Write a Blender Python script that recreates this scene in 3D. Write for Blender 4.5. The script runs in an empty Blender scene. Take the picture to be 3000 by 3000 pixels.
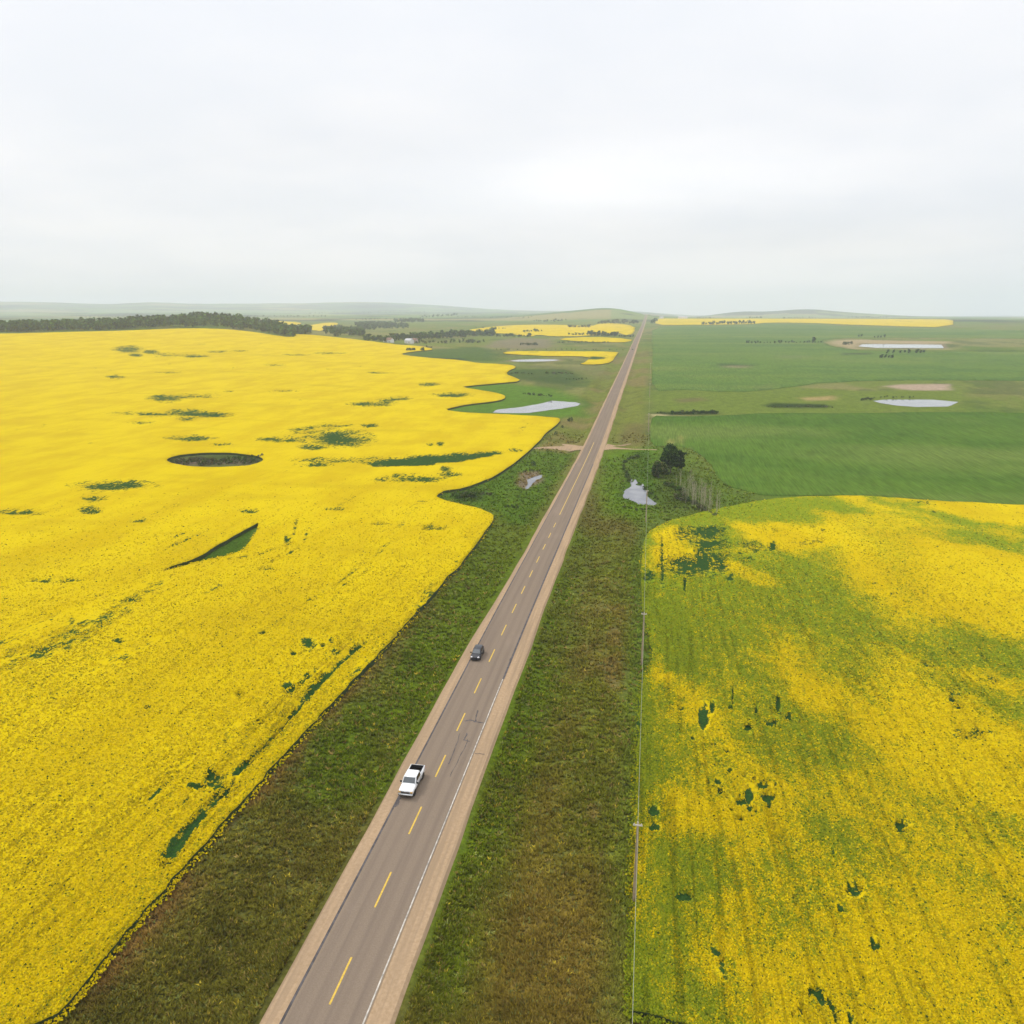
import bpy, bmesh, math, random
import numpy as np
from mathutils import Vector, Matrix
from mathutils.geometry import delaunay_2d_cdt

random.seed(7)
rng = np.random.default_rng(11)
scene = bpy.context.scene
COL = scene.collection

# ------------------------------------------------------------------ camera
H = 61.0                      # flying height in metres
FPX = 2250.0                  # focal length in pixels of a 3000 px frame
PITCH = math.atan(588.0 / FPX)
YAW = math.atan(410.0 / math.hypot(FPX, 588.0))
cam_d = bpy.data.cameras.new('camera'); cam = bpy.data.objects.new('camera', cam_d)
COL.objects.link(cam); scene.camera = cam
cam_d.sensor_width = 36.0; cam_d.lens = FPX / 3000.0 * 36.0
cam_d.clip_start = 0.5; cam_d.clip_end = 60000.0
cam.location = (0, 0, H); cam.rotation_euler = (math.pi / 2 - PITCH, 0, YAW)
RIGHT = np.array([math.cos(YAW), math.sin(YAW), 0.0])
FWDH = np.array([-math.sin(YAW), math.cos(YAW), 0.0])
FWD = FWDH * math.cos(PITCH) - np.array([0, 0, math.sin(PITCH)])
UP = FWDH * math.sin(PITCH) + np.array([0, 0, math.cos(PITCH)])

# ------------------------------------------------------------------ noise
def _hash(ix, iy, seed):
    h = (ix.astype(np.int64) * 374761393 + iy.astype(np.int64) * 668265263 + seed * 982451653) & 0xFFFFFFFF
    h = ((h ^ (h >> 13)) * 1274126177) & 0xFFFFFFFF
    return ((h ^ (h >> 16)) & 0xFFFF) / 65535.0
def vnoise(x, y, seed=0):
    ix = np.floor(x); iy = np.floor(y); fx = x - ix; fy = y - iy
    fx = fx * fx * (3 - 2 * fx); fy = fy * fy * (3 - 2 * fy)
    a = _hash(ix, iy, seed); b = _hash(ix + 1, iy, seed); c = _hash(ix, iy + 1, seed); d = _hash(ix + 1, iy + 1, seed)
    return (a * (1 - fx) + b * fx) * (1 - fy) + (c * (1 - fx) + d * fx) * fy
def fbm(x, y, seed=0, oct=4):
    s = 0; a = .5; t = 0
    for k in range(oct):
        s = s + a * vnoise(x * 2 ** k, y * 2 ** k, seed + k * 17); t += a; a *= .55
    return s / t
def sstep(a, b, x):
    t = np.clip((np.asarray(x, float) - a) / (b - a), 0, 1); return t * t * (3 - 2 * t)

# ------------------------------------------------------------------ terrain
RX = -26.1                    # the road runs along +Y at this x
def _prof(pts):
    p = np.array(pts, float); ld = np.linspace(math.log(5), math.log(20000), 1600)
    z = np.interp(ld, np.log(p[:, 0]), p[:, 1])
    k = np.exp(-.5 * (np.arange(-60, 61) / 22.0) ** 2); k /= k.sum()
    return ld, np.convolve(np.pad(z, 60, mode='edge'), k, mode='valid')
PL = _prof([(5,0),(150,0),(237,-1.8),(389,-4.0),(554,-2.0),(831,.5),(1080,4),(1400,9),(1700,10.6),(2000,13),(2700,19),(3300,26),(4500,31),(6500,40),(9000,52),(13000,66),(20000,60)])
PR = _prof([(5,0),(150,0),(237,-1.8),(389,-4.0),(554,-2.0),(831,.5),(1080,4),(1400,9),(1700,11.5),(2000,15),(2700,23),(3150,31),(3600,31),(5000,20),(8000,8),(13000,-8),(20000,-30)])
def polar(azdeg, D): return D * math.sin(math.radians(azdeg)), D * math.cos(math.radians(azdeg))
def base_z(x, y):
    D = np.maximum(np.hypot(x, y), 6); ld = np.log(D); az = np.degrees(np.arctan2(x, y))
    w = sstep(-2.0, 3.5, az)
    z = np.interp(ld, *PL) * (1 - w) + np.interp(ld, *PR) * w
    # canola hill at the far left
    dl = np.radians(az + 34.0) * D; dr = D - 1450.0
    z = z + 25.0 * np.exp(-.5 * (dr / 360.0) ** 2) * np.exp(-.5 * np.where(dl > 0, dl / 225.0, dl / 1500.0) ** 2)
    dl = np.radians(az + 31.3) * D; dr = D - 1640.0
    z = z + 15.0 * np.exp(-.5 * (dr / 150.0) ** 2 - .5 * (dl / 120.0) ** 2)
    # grassy hill beside the road crest, hills on the horizon
    def hill(px, D0, A, sl, sd):
        a = math.degrees(math.atan((px - 1500) / 2325.6)) - 10.0
        return A * np.exp(-.5 * (np.radians(az - a) * D0 / sl) ** 2 - .5 * ((D - D0) / sd) ** 2)
    z = z + hill(1795, 3900, 36, 120, 420) + hill(1660, 4100, 26, 170, 500)
    z = z + hill(2155, 7500, 38, 190, 700) + hill(2330, 7200, 46, 260, 700) + hill(2470, 7600, 30, 380, 700)
    far = sstep(7000, 12500, D)
    z = z + far * 110 * sstep(-7, -24, az) * (.85 + .3 * vnoise(az * .35, D * 0, 5))
    z = z + far * 45 * np.exp(-.5 * ((az + 17.5) / 3.5) ** 2)
    # soft rolling
    z = z + (fbm(x / 170.0, y / 170.0, 3, 2) - .5) * .9 * sstep(120, 500, D)
    z = z + (fbm(x / 900.0, y / 900.0, 8, 3) - .5) * 26 * sstep(3200, 7000, D)
    return z
YAPP = -9999.0
PONDS = []                    # (polygon Nx2, level, blend)
def poly_sd(P, x, y):         # signed distance, negative inside
    d = np.full(x.shape, 1e18); s = np.ones(x.shape)
    n = len(P)
    for i in range(n):
        ax, ay = P[i]; bx, by = P[(i + 1) % n]
        ex, ey = bx - ax, by - ay; wx, wy = x - ax, y - ay
        t = np.clip((wx * ex + wy * ey) / max(ex * ex + ey * ey, 1e-12), 0, 1)
        qx, qy = wx - ex * t, wy - ey * t; d = np.minimum(d, qx * qx + qy * qy)
        c1 = y >= ay; c2 = y < by; c3 = ex * wy > ey * wx
        s = np.where((c1 & c2 & c3) | (~c1 & ~c2 & ~c3), -s, s)
    return s * np.sqrt(d)
def road_z(y):
    y = np.asarray(y, float); return base_z(np.full(y.shape, RX), y)
def T(x, y):
    x = np.asarray(x, float); y = np.asarray(y, float)
    z = base_z(x, y); dx = x - RX
    # road bed and ditches
    r = np.abs(dx); zr = road_z(y); w = 1 - sstep(14, 24, r)
    near = 1 - sstep(900, 1600, np.hypot(x, y))
    bed = -.45 + 0 * r
    ditch = -1.5 * sstep(5.6, 10, r) * (1 - sstep(12, 20, r)) * near - .45 * (1 - sstep(5.6, 6.8, r)) - .12 * sstep(5.6, 6.8, r) * (1 - sstep(7, 12, r))
    ditch = np.where(r > 5.6, ditch * (1 - .96 * np.exp(-((y - YAPP) / 9.0) ** 4)), ditch)
    z = z * (1 - w) + zr * w + ditch
    for P, lev, bl in PONDS:
        m = (x > P[:, 0].min() - bl) & (x < P[:, 0].max() + bl) & (y > P[:, 1].min() - bl) & (y < P[:, 1].max() + bl)
        if m.any():
            sd = poly_sd(P, x[m], y[m]); k = 1 - sstep(bl * .12, bl, sd)
            z[m] = z[m] * (1 - k) + (lev - .35 * (1 - sstep(-1.0, .6, sd)) + .12 * sstep(0, bl, sd)) * k
    return z
def rays(px, py):
    px = np.asarray(px, float); py = np.asarray(py, float)
    d = FWD[None] * FPX + RIGHT[None] * (px - 1500)[:, None] + UP[None] * (1500 - py)[:, None]
    return d / np.linalg.norm(d[:, :2], axis=1)[:, None]
_LD = np.exp(np.linspace(math.log(30), math.log(15000), 1500))
def unproj(pts, zoff=0.0, Dmax=15000.0, f=None):
    p = np.array(pts, float); d = rays(p[:, 0], p[:, 1]); Dg = _LD[_LD <= Dmax]
    X = d[:, 0:1] * Dg; Y = d[:, 1:2] * Dg; Z = H + d[:, 2:3] * Dg
    g = Z - (f or T)(X, Y) - zoff
    out = np.zeros((len(p), 2))
    for i in range(len(p)):
        k = np.nonzero(g[i] <= 0)[0]
        if len(k) and k[0] > 0:
            j = k[0]; a = g[i, j - 1]; b = g[i, j]; t = a / (a - b); D = Dg[j - 1] + (Dg[j] - Dg[j - 1]) * t
        else:
            j = np.argmin(g[i] / Dg); D = Dg[j]
        out[i] = d[i, :2] * D
    return out
def zl(pts, off, s):          # picture points read in an enlarged crop
    return [(off[0] + a / s, off[1] + b / s) for a, b in pts]
def proj(x, y, z):
    v = np.stack([x, y, np.asarray(z) - H], -1); zc = v @ FWD
    return 1500 + FPX * (v @ RIGHT) / zc, 1500 - FPX * (v @ UP) / zc, zc

# ------------------------------------------------------------------ object helpers
def tag(o, label=None, cat=None, group=None, kind=None):
    if label: o['label'] = label
    if cat: o['category'] = cat
    if group: o['group'] = group
    if kind: o['kind'] = kind
    return o
def link(name, me, parent=None):
    o = bpy.data.objects.new(name, me); COL.objects.link(o)
    if parent: o.parent = parent
    return o
def empty(name, loc, rz=0.0):
    o = bpy.data.objects.new(name, None); COL.objects.link(o); o.location = loc; o.rotation_euler = (0, 0, rz); o.empty_display_size = .5
    return o
def np_mesh(name, V, F, mats=(), mi=None, smooth=False):
    """V Nx3, F MxK (all faces same size) or a list of such arrays"""
    me = bpy.data.meshes.new(name); V = np.asarray(V, np.float32)
    Fs = F if isinstance(F, (list, tuple)) else [F]
    me.vertices.add(len(V)); me.vertices.foreach_set('co', V.ravel())
    loops = np.concatenate([np.asarray(f, np.int32).ravel() for f in Fs]); tot = np.concatenate([np.full(len(f), f.shape[1], np.int32) for f in Fs])
    me.loops.add(len(loops)); me.loops.foreach_set('vertex_index', loops)
    me.polygons.add(len(tot)); st = np.concatenate([[0], np.cumsum(tot)[:-1]]).astype(np.int32)
    me.polygons.foreach_set('loop_start', st); me.polygons.foreach_set('loop_total', tot)
    for m in mats: me.materials.append(m)
    if mi is not None: me.polygons.foreach_set('material_index', np.asarray(mi, np.int32))
    me.polygons.foreach_set('use_smooth', np.full(len(tot), smooth, bool))
    me.update(calc_edges=True); me.validate()
    return me
def fattr(me, name, arr, dom='POINT'):
    a = me.attributes.new(name, 'FLOAT', dom); a.data.foreach_set('value', np.asarray(arr, np.float32))
def cattr(me, name, rgb, dom='POINT'):
    a = me.attributes.new(name, 'FLOAT_COLOR', dom)
    c = np.ones((len(rgb), 4), np.float32); c[:, :3] = rgb; a.data.foreach_set('color', c.ravel())

# ------------------------------------------------------------------ materials
class NT:
    def __init__(s, name):
        s.m = bpy.data.materials.new(name); s.m.use_nodes = True; s.t = s.m.node_tree; s.n = s.t.nodes; s.n.clear()
        s.out = s.n.new('ShaderNodeOutputMaterial'); s.b = s.n.new('ShaderNodeBsdfPrincipled'); s.t.links.new(s.b.outputs[0], s.out.inputs[0])
        s.b.inputs['Roughness'].default_value = .9; s.b.inputs['Specular IOR Level'].default_value = .0
        s.co = s.n.new('ShaderNodeTexCoord').outputs['Object']
    def L(s, a, b): s.t.links.new(a, b)
    def put(s, sock, v):
        if hasattr(v, 'is_linked') or isinstance(v, bpy.types.NodeSocket): s.L(v, sock)
        else: sock.default_value = v
    def math(s, op, a, b=0.0, c=None, clamp=False):
        n = s.n.new('ShaderNodeMath'); n.operation = op; n.use_clamp = clamp; s.put(n.inputs[0], a); s.put(n.inputs[1], b)
        if c is not None: s.put(n.inputs[2], c)
        return n.outputs[0]
    def noise(s, scale, detail=3.0, vec=None, stretch=None, rough=.6, off=(0, 0, 0)):
        v = vec or s.co
        if stretch or any(off):
            mp = s.n.new('ShaderNodeMapping'); s.L(v, mp.inputs[0]); mp.inputs['Scale'].default_value = stretch or (1, 1, 1); mp.inputs['Location'].default_value = off; v = mp.outputs[0]
        n = s.n.new('ShaderNodeTexNoise'); s.L(v, n.inputs['Vector']); n.inputs['Scale'].default_value = scale; n.inputs['Detail'].default_value = detail; n.inputs['Roughness'].default_value = rough
        return n.outputs[0]
    def ramp(s, v, a, b, lo=0.0, hi=1.0):
        n = s.n.new('ShaderNodeMapRange'); n.interpolation_type = 'SMOOTHSTEP'; s.put(n.inputs[0], v)
        n.inputs[1].default_value = a; n.inputs[2].default_value = b; n.inputs[3].default_value = lo; n.inputs[4].default_value = hi
        return n.outputs[0]
    def mix(s, f, a, b, mode='MIX'):
        n = s.n.new('ShaderNodeMix'); n.data_type = 'RGBA'; n.blend_type = mode; s.put(n.inputs[0], f)
        for i, v in ((6, a), (7, b)):
            if isinstance(v, tuple): n.inputs[i].default_value = (*v[:3], 1)
            else: s.L(v, n.inputs[i])
        return n.outputs[2]
    def attr(s, name, col=False):
        n = s.n.new('ShaderNodeAttribute'); n.attribute_name = name; return n.outputs['Color'] if col else n.outputs['Fac']
    def color(s, c):
        if isinstance(c, tuple): s.b.inputs['Base Color'].default_value = (*c[:3], 1)
        else: s.L(c, s.b.inputs['Base Color'])
    def bump(s, h, dist=.1, strength=1.0):
        n = s.n.new('ShaderNodeBump'); n.inputs['Distance'].default_value = dist; n.inputs['Strength'].default_value = strength; s.L(h, n.inputs['Height']); s.L(n.outputs[0], s.b.inputs['Normal'])
    def set(s, **k):
        for a, v in k.items(): s.b.inputs[a.replace('_', ' ')].default_value = v
        return s.m
def plain(name, c, rough=.6, var=.12, scale=6.0, spec=.3, metal=0.0, coat=0.0):
    t = NT(name); n = t.noise(scale, 4)
    t.color(t.mix(t.ramp(n, .3, .7), tuple(v * (1 - var) for v in c), tuple(v * (1 + var) for v in c)))
    t.set(Roughness=rough, Metallic=metal); t.b.inputs['Specular IOR Level'].default_value = spec; t.b.inputs['Coat Weight'].default_value = coat
    return t.m

YEL = (.56, .420, .003); YEL2 = (.48, .340, .002); OLI = (.215, .255, .010); GRN = (.018, .048, .012)
def canola_mat(name, green_bias=0.0):
    t = NT(name); gap = t.attr('gap'); thin = t.attr('thin')
    n1 = t.noise(2.6, 3, rough=.7); n2 = t.noise(1.0, 4, stretch=(1.9, .10, 1)); n3 = t.noise(.055, 4, stretch=(1, .45, 1)); n4 = t.noise(.9, 3, stretch=(.9, .5, 1))
    fl = t.mix(t.ramp(n3, .35, .68), YEL, YEL2)
    n6 = t.noise(.03, 5, stretch=(.3, 1.7, 1), rough=.65)
    fl = t.mix(t.ramp(n6, .50, .72, 0, .55), fl, (.42, .305, .004))
    fl = t.mix(t.ramp(n1, .50, .80, 0, .36), fl, (.30, .25, .006))
    fl = t.mix(t.ramp(n2, .56, .76, 0, .42), fl, (.22, .20, .006))
    sp = t.math('ADD', t.math('MULTIPLY', n1, .5), t.math('MULTIPLY', n4, .5))
    fl = t.mix(t.ramp(sp, .60, .70, 0, .4), fl, (.14, .15, .008))
    th = t.math('ADD', thin, t.math('ADD', t.math('MULTIPLY', t.math('SUBTRACT', n1, .5), .8), t.math('MULTIPLY', t.math('SUBTRACT', n4, .5), .6)))
    ol = t.mix(t.ramp(n1, .35, .65), OLI, (.125, .190, .010))
    c = t.mix(t.ramp(th, .22, .72), fl, ol)
    n5 = t.noise(.11, 7, stretch=(1, .8, 1), rough=.68)
    gap = t.math('ADD', gap, t.math('MULTIPLY', t.math('ADD', t.math('MULTIPLY', t.math('SUBTRACT', n5, .5), 2.3), t.math('ADD', t.math('MULTIPLY', t.math('SUBTRACT', n1, .5), 1.3), t.math('MULTIPLY', t.math('SUBTRACT', n4, .5), 1.3))), t.math('MULTIPLY', t.ramp(gap, .02, .3), t.ramp(gap, .75, 1.1, 1, .35))))
    gp = t.math('ADD', gap, t.math('ADD', t.math('MULTIPLY', t.math('SUBTRACT', n4, .5), .95), t.math('ADD', t.math('MULTIPLY', t.math('SUBTRACT', n2, .5), .65), t.math('MULTIPLY', t.math('SUBTRACT', n1, .5), .4))))
    gr = t.mix(t.ramp(n1, .35, .7), GRN, (.034, .082, .014))
    c = t.mix(t.ramp(gp, .36, .76), c, gr)
    t.color(c); t.bump(t.math('ADD', n1, t.math('MULTIPLY', n4, .7)), .35, .55)
    return t.m
M_CAN = canola_mat('canola_bloom')
M_STEM = plain('canola_stems', (.030, .050, .010), .9, .5, 3)
def cover_mat(name, fine=1.6, amp=.55, stretch=None, bump=.25):
    t = NT(name); c = t.attr('cover', True)
    n1 = t.noise(fine, 5, rough=.68, stretch=stretch); n2 = t.noise(.22, 4, stretch=(1, .5, 1))
    k = t.math('ADD', t.math('MULTIPLY', t.ramp(n1, .28, .74, 1 - amp, 1 + amp), .7), t.math('MULTIPLY', t.ramp(n2, .25, .75, 1 - amp * .8, 1 + amp * .8), .3))
    m = t.n.new('ShaderNodeVectorMath'); m.operation = 'SCALE'; t.L(c, m.inputs[0]); t.L(k, m.inputs['Scale'])
    n3 = t.noise(.6, 4)
    c2 = t.mix(t.ramp(n3, .52, .75, 0, .38), m.outputs[0], (.105, .095, .030))
    t.color(c2); t.bump(n1, bump, .8)
    return t.m
M_GROUND = cover_mat('grassland')
M_WHEAT = cover_mat('green_crop', 1.0, .42, (1.8, .06, 1), .12)
def face_mat(name, trans=0.0):
    t = NT(name); t.color(t.attr('tint', True)); t.set(Roughness=.85); return t.m
M_TUFT = face_mat('grass_blades'); M_HEAD = face_mat('canola_flowers')

YAPP = float(unproj([(1730, 1309)], f=base_z)[0, 1]); print('approach y', YAPP)
# ------------------------------------------------------------------ ponds (outlines read from the photograph, laid on the terrain)
A2 = ((1000, 850), 2.1467); A3 = ((1800, 850), 2.0337); AC = ((1800, 1200), 5.682); AB = ((1250, 1350), 4.83); A1 = ((250, 800), 2.1467); A5 = ((1100, 1200), 1.932); A41 = ((250, 1250), 2.1467); A6 = ((1800, 1400), 2.0337)
pond_px = [
 zl([(950,768),(985,747),(1090,736),(1180,721),(1270,702),(1320,685),(1380,690),(1480,697),(1508,708),(1470,725),(1400,738),(1330,748),(1250,761),(1180,771),(1050,773)], *A2),
 zl([(1425,250),(1530,225),(1640,225),(1635,265),(1545,290),(1490,340),(1440,395),(1385,385),(1420,340)], *AB),
 zl([(285,1130),(312,1190),(350,1150),(385,1190),(360,1240),(430,1250),(480,1220),(500,1260),(475,1300),(530,1330),(545,1410),(600,1450),(710,1520),(640,1565),(540,1540),(420,1545),(360,1500),(260,1470),(150,1440),(150,1340),(230,1290),(280,1260)], *AC),
 zl([(1540,655),(1620,646),(1900,646),(2050,660),(1990,690),(1800,694),(1680,685),(1590,670)], *A3),
 zl([(1455,335),(1475,320),(1560,317),(1950,318),(1960,346),(1560,346)], *A3),
 [(1494,1055),(1520,1051.5),(1570,1050.5),(1620,1051.5),(1640,1054.5),(1610,1058),(1560,1059),(1515,1058)],
]
pond_lab = ['long grey pond in the green notch beside the yellow field', 'small pond with muddy banks left of the road', 'pale pond with ragged edge beside the power line', 'bluish pond at the far side of the green field', 'pale pond beyond the tree row in the green field', 'whitish shallow slough below the thin yellow field']
_pp = []
for k, pp in enumerate(pond_px):
    P = unproj(pp); 
    # densify with small wobble
    Q = []
    for i in range(len(P)):
        a, b = P[i], P[(i + 1) % len(P)]
        for j in range(4):
            q = a + (b - a) * j / 4; L = np.linalg.norm(b - a)
            Q.append(q + (rng.random(2) - .5) * min(.10 * L, 1.2) * (1 if j else .2))
    Q = np.array(Q); lev = float(np.median(base_z(Q[:, 0], Q[:, 1]))) - .5
    D = np.hypot(*Q.mean(0)); _pp.append((Q, lev, 5.0 if D < 400 else 14.0 if D < 900 else 30.0))
PONDS.extend(_pp)
tw = NT('pond_water'); nw = tw.noise(.9, 3)
tw.color(tw.mix(tw.ramp(tw.noise(.12, 4), .4, .62), (.12, .125, .145), (.18, .185, .20))); tw.bump(nw, .015, .35)
M_WATER = tw.set(Roughness=.08, IOR=1.33); tw.b.inputs['Specular IOR Level'].default_value = .5
for (P, lev, bl), lab in zip(PONDS, pond_lab):
    vs, _, fs, *_ = delaunay_2d_cdt([Vector(p) for p in P], [(i, (i + 1) % len(P)) for i in range(len(P))], [], 1, 1e-5)
    V = np.array([(v.x, v.y, lev) for v in vs]); F = np.array([list(f) for f in fs])
    a, b, c = V[F[:, 0]], V[F[:, 1]], V[F[:, 2]]; fl = ((b - a)[:, 0] * (c - a)[:, 1] - (b - a)[:, 1] * (c - a)[:, 0]) < 0
    F[fl] = F[fl][:, ::-1]
    o = link('pond', np_mesh('pond', V, F, [M_WATER])); tag(o, lab, 'pond', kind='structure')

# ------------------------------------------------------------------ world-space soft shapes
class Shape:
    def __init__(s, pts, val, feather=2.0, zoff=0.0, closed=True, width=None, Dmax=15000.0):
        s.P = unproj(pts, zoff, Dmax); s.val = val; s.f = feather; s.w = width
    def mask(s, x, y):
        m = np.zeros(x.shape); P = s.P; f = s.f + (s.w or 0)
        k = (x > P[:, 0].min() - f) & (x < P[:, 0].max() + f) & (y > P[:, 1].min() - f) & (y < P[:, 1].max() + f)
        if not k.any(): return m
        if s.w is None: sd = poly_sd(P, x[k], y[k])
        else:
            d = np.full(k.sum(), 1e9)
            for i in range(len(P) - 1):
                a, b = P[i], P[i + 1]; e = b - a; wx, wy = x[k] - a[0], y[k] - a[1]
                t = np.clip((wx * e[0] + wy * e[1]) / max(e @ e, 1e-9), 0, 1)
                d = np.minimum(d, np.hypot(wx - e[0] * t, wy - e[1] * t))
            sd = d - s.w
        m[k] = 1 - sstep(-s.f, s.f, sd); return m
class Ell:
    def __init__(s, cx, cy, rx, ry, val=1.0, zoff=0.0, Dmax=15000.0):
        P = unproj([(cx, cy), (cx + rx, cy), (cx, cy - ry), (cx, cy + ry)], zoff, Dmax); s.val = val
        s.c = P[0]; a = P[1] - P[0]; b = (P[2] - P[3]) / 2; s.Mi = np.linalg.inv(np.array([a, b]).T + np.eye(2) * 1e-6); s.R = np.abs(a) + np.abs(b)
    def mask(s, x, y):
        m = np.zeros(x.shape); R = 2.0 * s.R
        k = (np.abs(x - s.c[0]) < R[0]) & (np.abs(y - s.c[1]) < R[1])
        if k.any():
            q = s.Mi @ np.stack([x[k] - s.c[0], y[k] - s.c[1]]); m[k] = 1 - sstep(.25, 1.9, np.hypot(q[0], q[1]))
        return m

# ------------------------------------------------------------------ ground sheet
Ds = [9.0]
while Ds[-1] < 14500:
    d = Ds[-1]; Ds.append(d + min(max(d * d * .0042 / 61, .5), .0125 * d))
Ds = np.array(Ds)
az = np.concatenate([np.radians(np.arange(-57, 38.01, .14)), np.radians(np.linspace(38, 303, 54)[1:-1])])
AZ, DD = np.meshgrid(az, Ds); GX = DD * np.sin(AZ); GY = DD * np.cos(AZ); GZ = T(GX, GY)
nr, nc = GX.shape
gx, gy, gz = GX.ravel(), GY.ravel(), GZ.ravel(); gD = DD.ravel(); gdx = gx - RX
def lerpc(c, col, m): return c * (1 - m[:, None]) + np.array(col)[None] * m[:, None]
def ground_cover(x, y):
    D = np.hypot(x, y); dx = x - RX
    c = np.tile(np.array([.120, .155, .026]), (len(x), 1))
    n1 = fbm(x / 40, y / 60, 21); n2 = fbm(x / 9, y / 14, 33); n3 = fbm(x / 140, y / 260, 44)
    c = lerpc(c, (.165, .150, .050), sstep(.48, .70, n1) * .7)
    c = lerpc(c, (.075, .130, .016), sstep(.52, .72, n3) * .7)
    mid = sstep(330, 420, D) * (1 - sstep(1800, 2600, D)); n6 = fbm(x / 75, y / 150, 55, 4)
    c = lerpc(c, (.20, .175, .065), mid * sstep(.50, .62, n6) * .65); c = lerpc(c, (.055, .085, .020), mid * sstep(.54, .62, fbm(x / 38, y / 60, 66, 4)) * .6)
    # far plain: patchwork of pale crops
    far = sstep(2600, 3400, D)
    cell = _hash(np.floor((x + y * .05) / 800), np.floor((y - x * .03) / 620), 9)
    fc = np.where((cell < .35)[:, None], np.array([.11, .19, .05]), np.where((cell < .62)[:, None], np.array([.17, .22, .07]), np.where((cell < .82)[:, None], np.array([.07, .13, .05]), np.array([.24, .22, .09]))))
    fc = lerpc(fc, (.022, .045, .03), sstep(.56, .60, fbm(x / 380, y / 300, 61, 4)) * .95)
    c = c * (1 - far[:, None]) + fc * far[:, None]
    # verges
    ver = (1 - sstep(22, 27, np.abs(dx))) * (1 - sstep(700, 1500, D))
    vl = ver * (dx < 0); vr = ver * (dx > 0)
    nd = 1 - sstep(150, 330, D)
    lush = np.array([.080, .118, .009]); olive = np.array([.135, .155, .026])
    vc = olive[None] * (1 - nd[:, None]) + lush[None] * nd[:, None]
    vc = lerpc(vc, (.095, .105, .018), sstep(.45, .68, n2) * .7)
    vc = lerpc(vc, (.100, .085, .022), sstep(.50, .66, n1) * .75)
    vc = lerpc(vc, (.19, .155, .055), sstep(.50, .62, n1) * .7 * sstep(230, 330, D))
    c = c * (1 - vl[:, None]) + vc * vl[:, None]
    vc2 = vc.copy(); br = sstep(9.5, 16, dx) * (.35 + .65 * sstep(.34, .58, n1)) * (1 - sstep(150, 240, D))
    vc2 = lerpc(vc2, (.150, .112, .030), br * .85)
    vc2 = lerpc(vc2, (.155, .115, .045), sstep(14, 20, dx) * (1 - sstep(22, 25, dx)) * sstep(.55, .68, n2) * (1 - sstep(120, 200, D)) * .7)
    c = c * (1 - vr[:, None]) + vc2 * vr[:, None]
    # bare reddish bank under the left field edge
    bank = np.exp(-.5 * ((dx + 22.2 + (n1 - .5) * 2.5) / 1.9) ** 2) * sstep(.28, .48, n2) * (1 - sstep(190, 260, D))
    c = lerpc(c, (.165, .095, .045), bank * .85)
    for P, lev, bl in PONDS:
        R_ = 14.0; k = (x > P[:, 0].min() - R_) & (x < P[:, 0].max() + R_) & (y > P[:, 1].min() - R_) & (y < P[:, 1].max() + R_)
        if k.any():
            sd = poly_sd(P, x[k], y[k]) + (n2[k] - .5) * 3; sc = bl / 5.0
            ck = lerpc(c[k], (.050, .080, .014), (1 - sstep(2.0 * sc, 4.5 * sc, sd)) * sstep(.35, .6, n1[k]) * .8)
            c[k] = lerpc(ck, (.20, .155, .105), (1 - sstep(.5 * sc, 1.5 * sc, sd)) * .85)
    for s in COVER: c = lerpc(c, s.val, s.mask(x + (n2 - .5) * s.j, y + (n1 - .5) * s.j * 1.5) * s.a)
    return c
def cov(pts, col, feather, a=1.0, j=4.0, ell=False, width=None):
    s = Ell(*pts, col) if ell else Shape(pts, col, feather, width=width)
    s.a = a; s.j = j; return s
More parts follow.
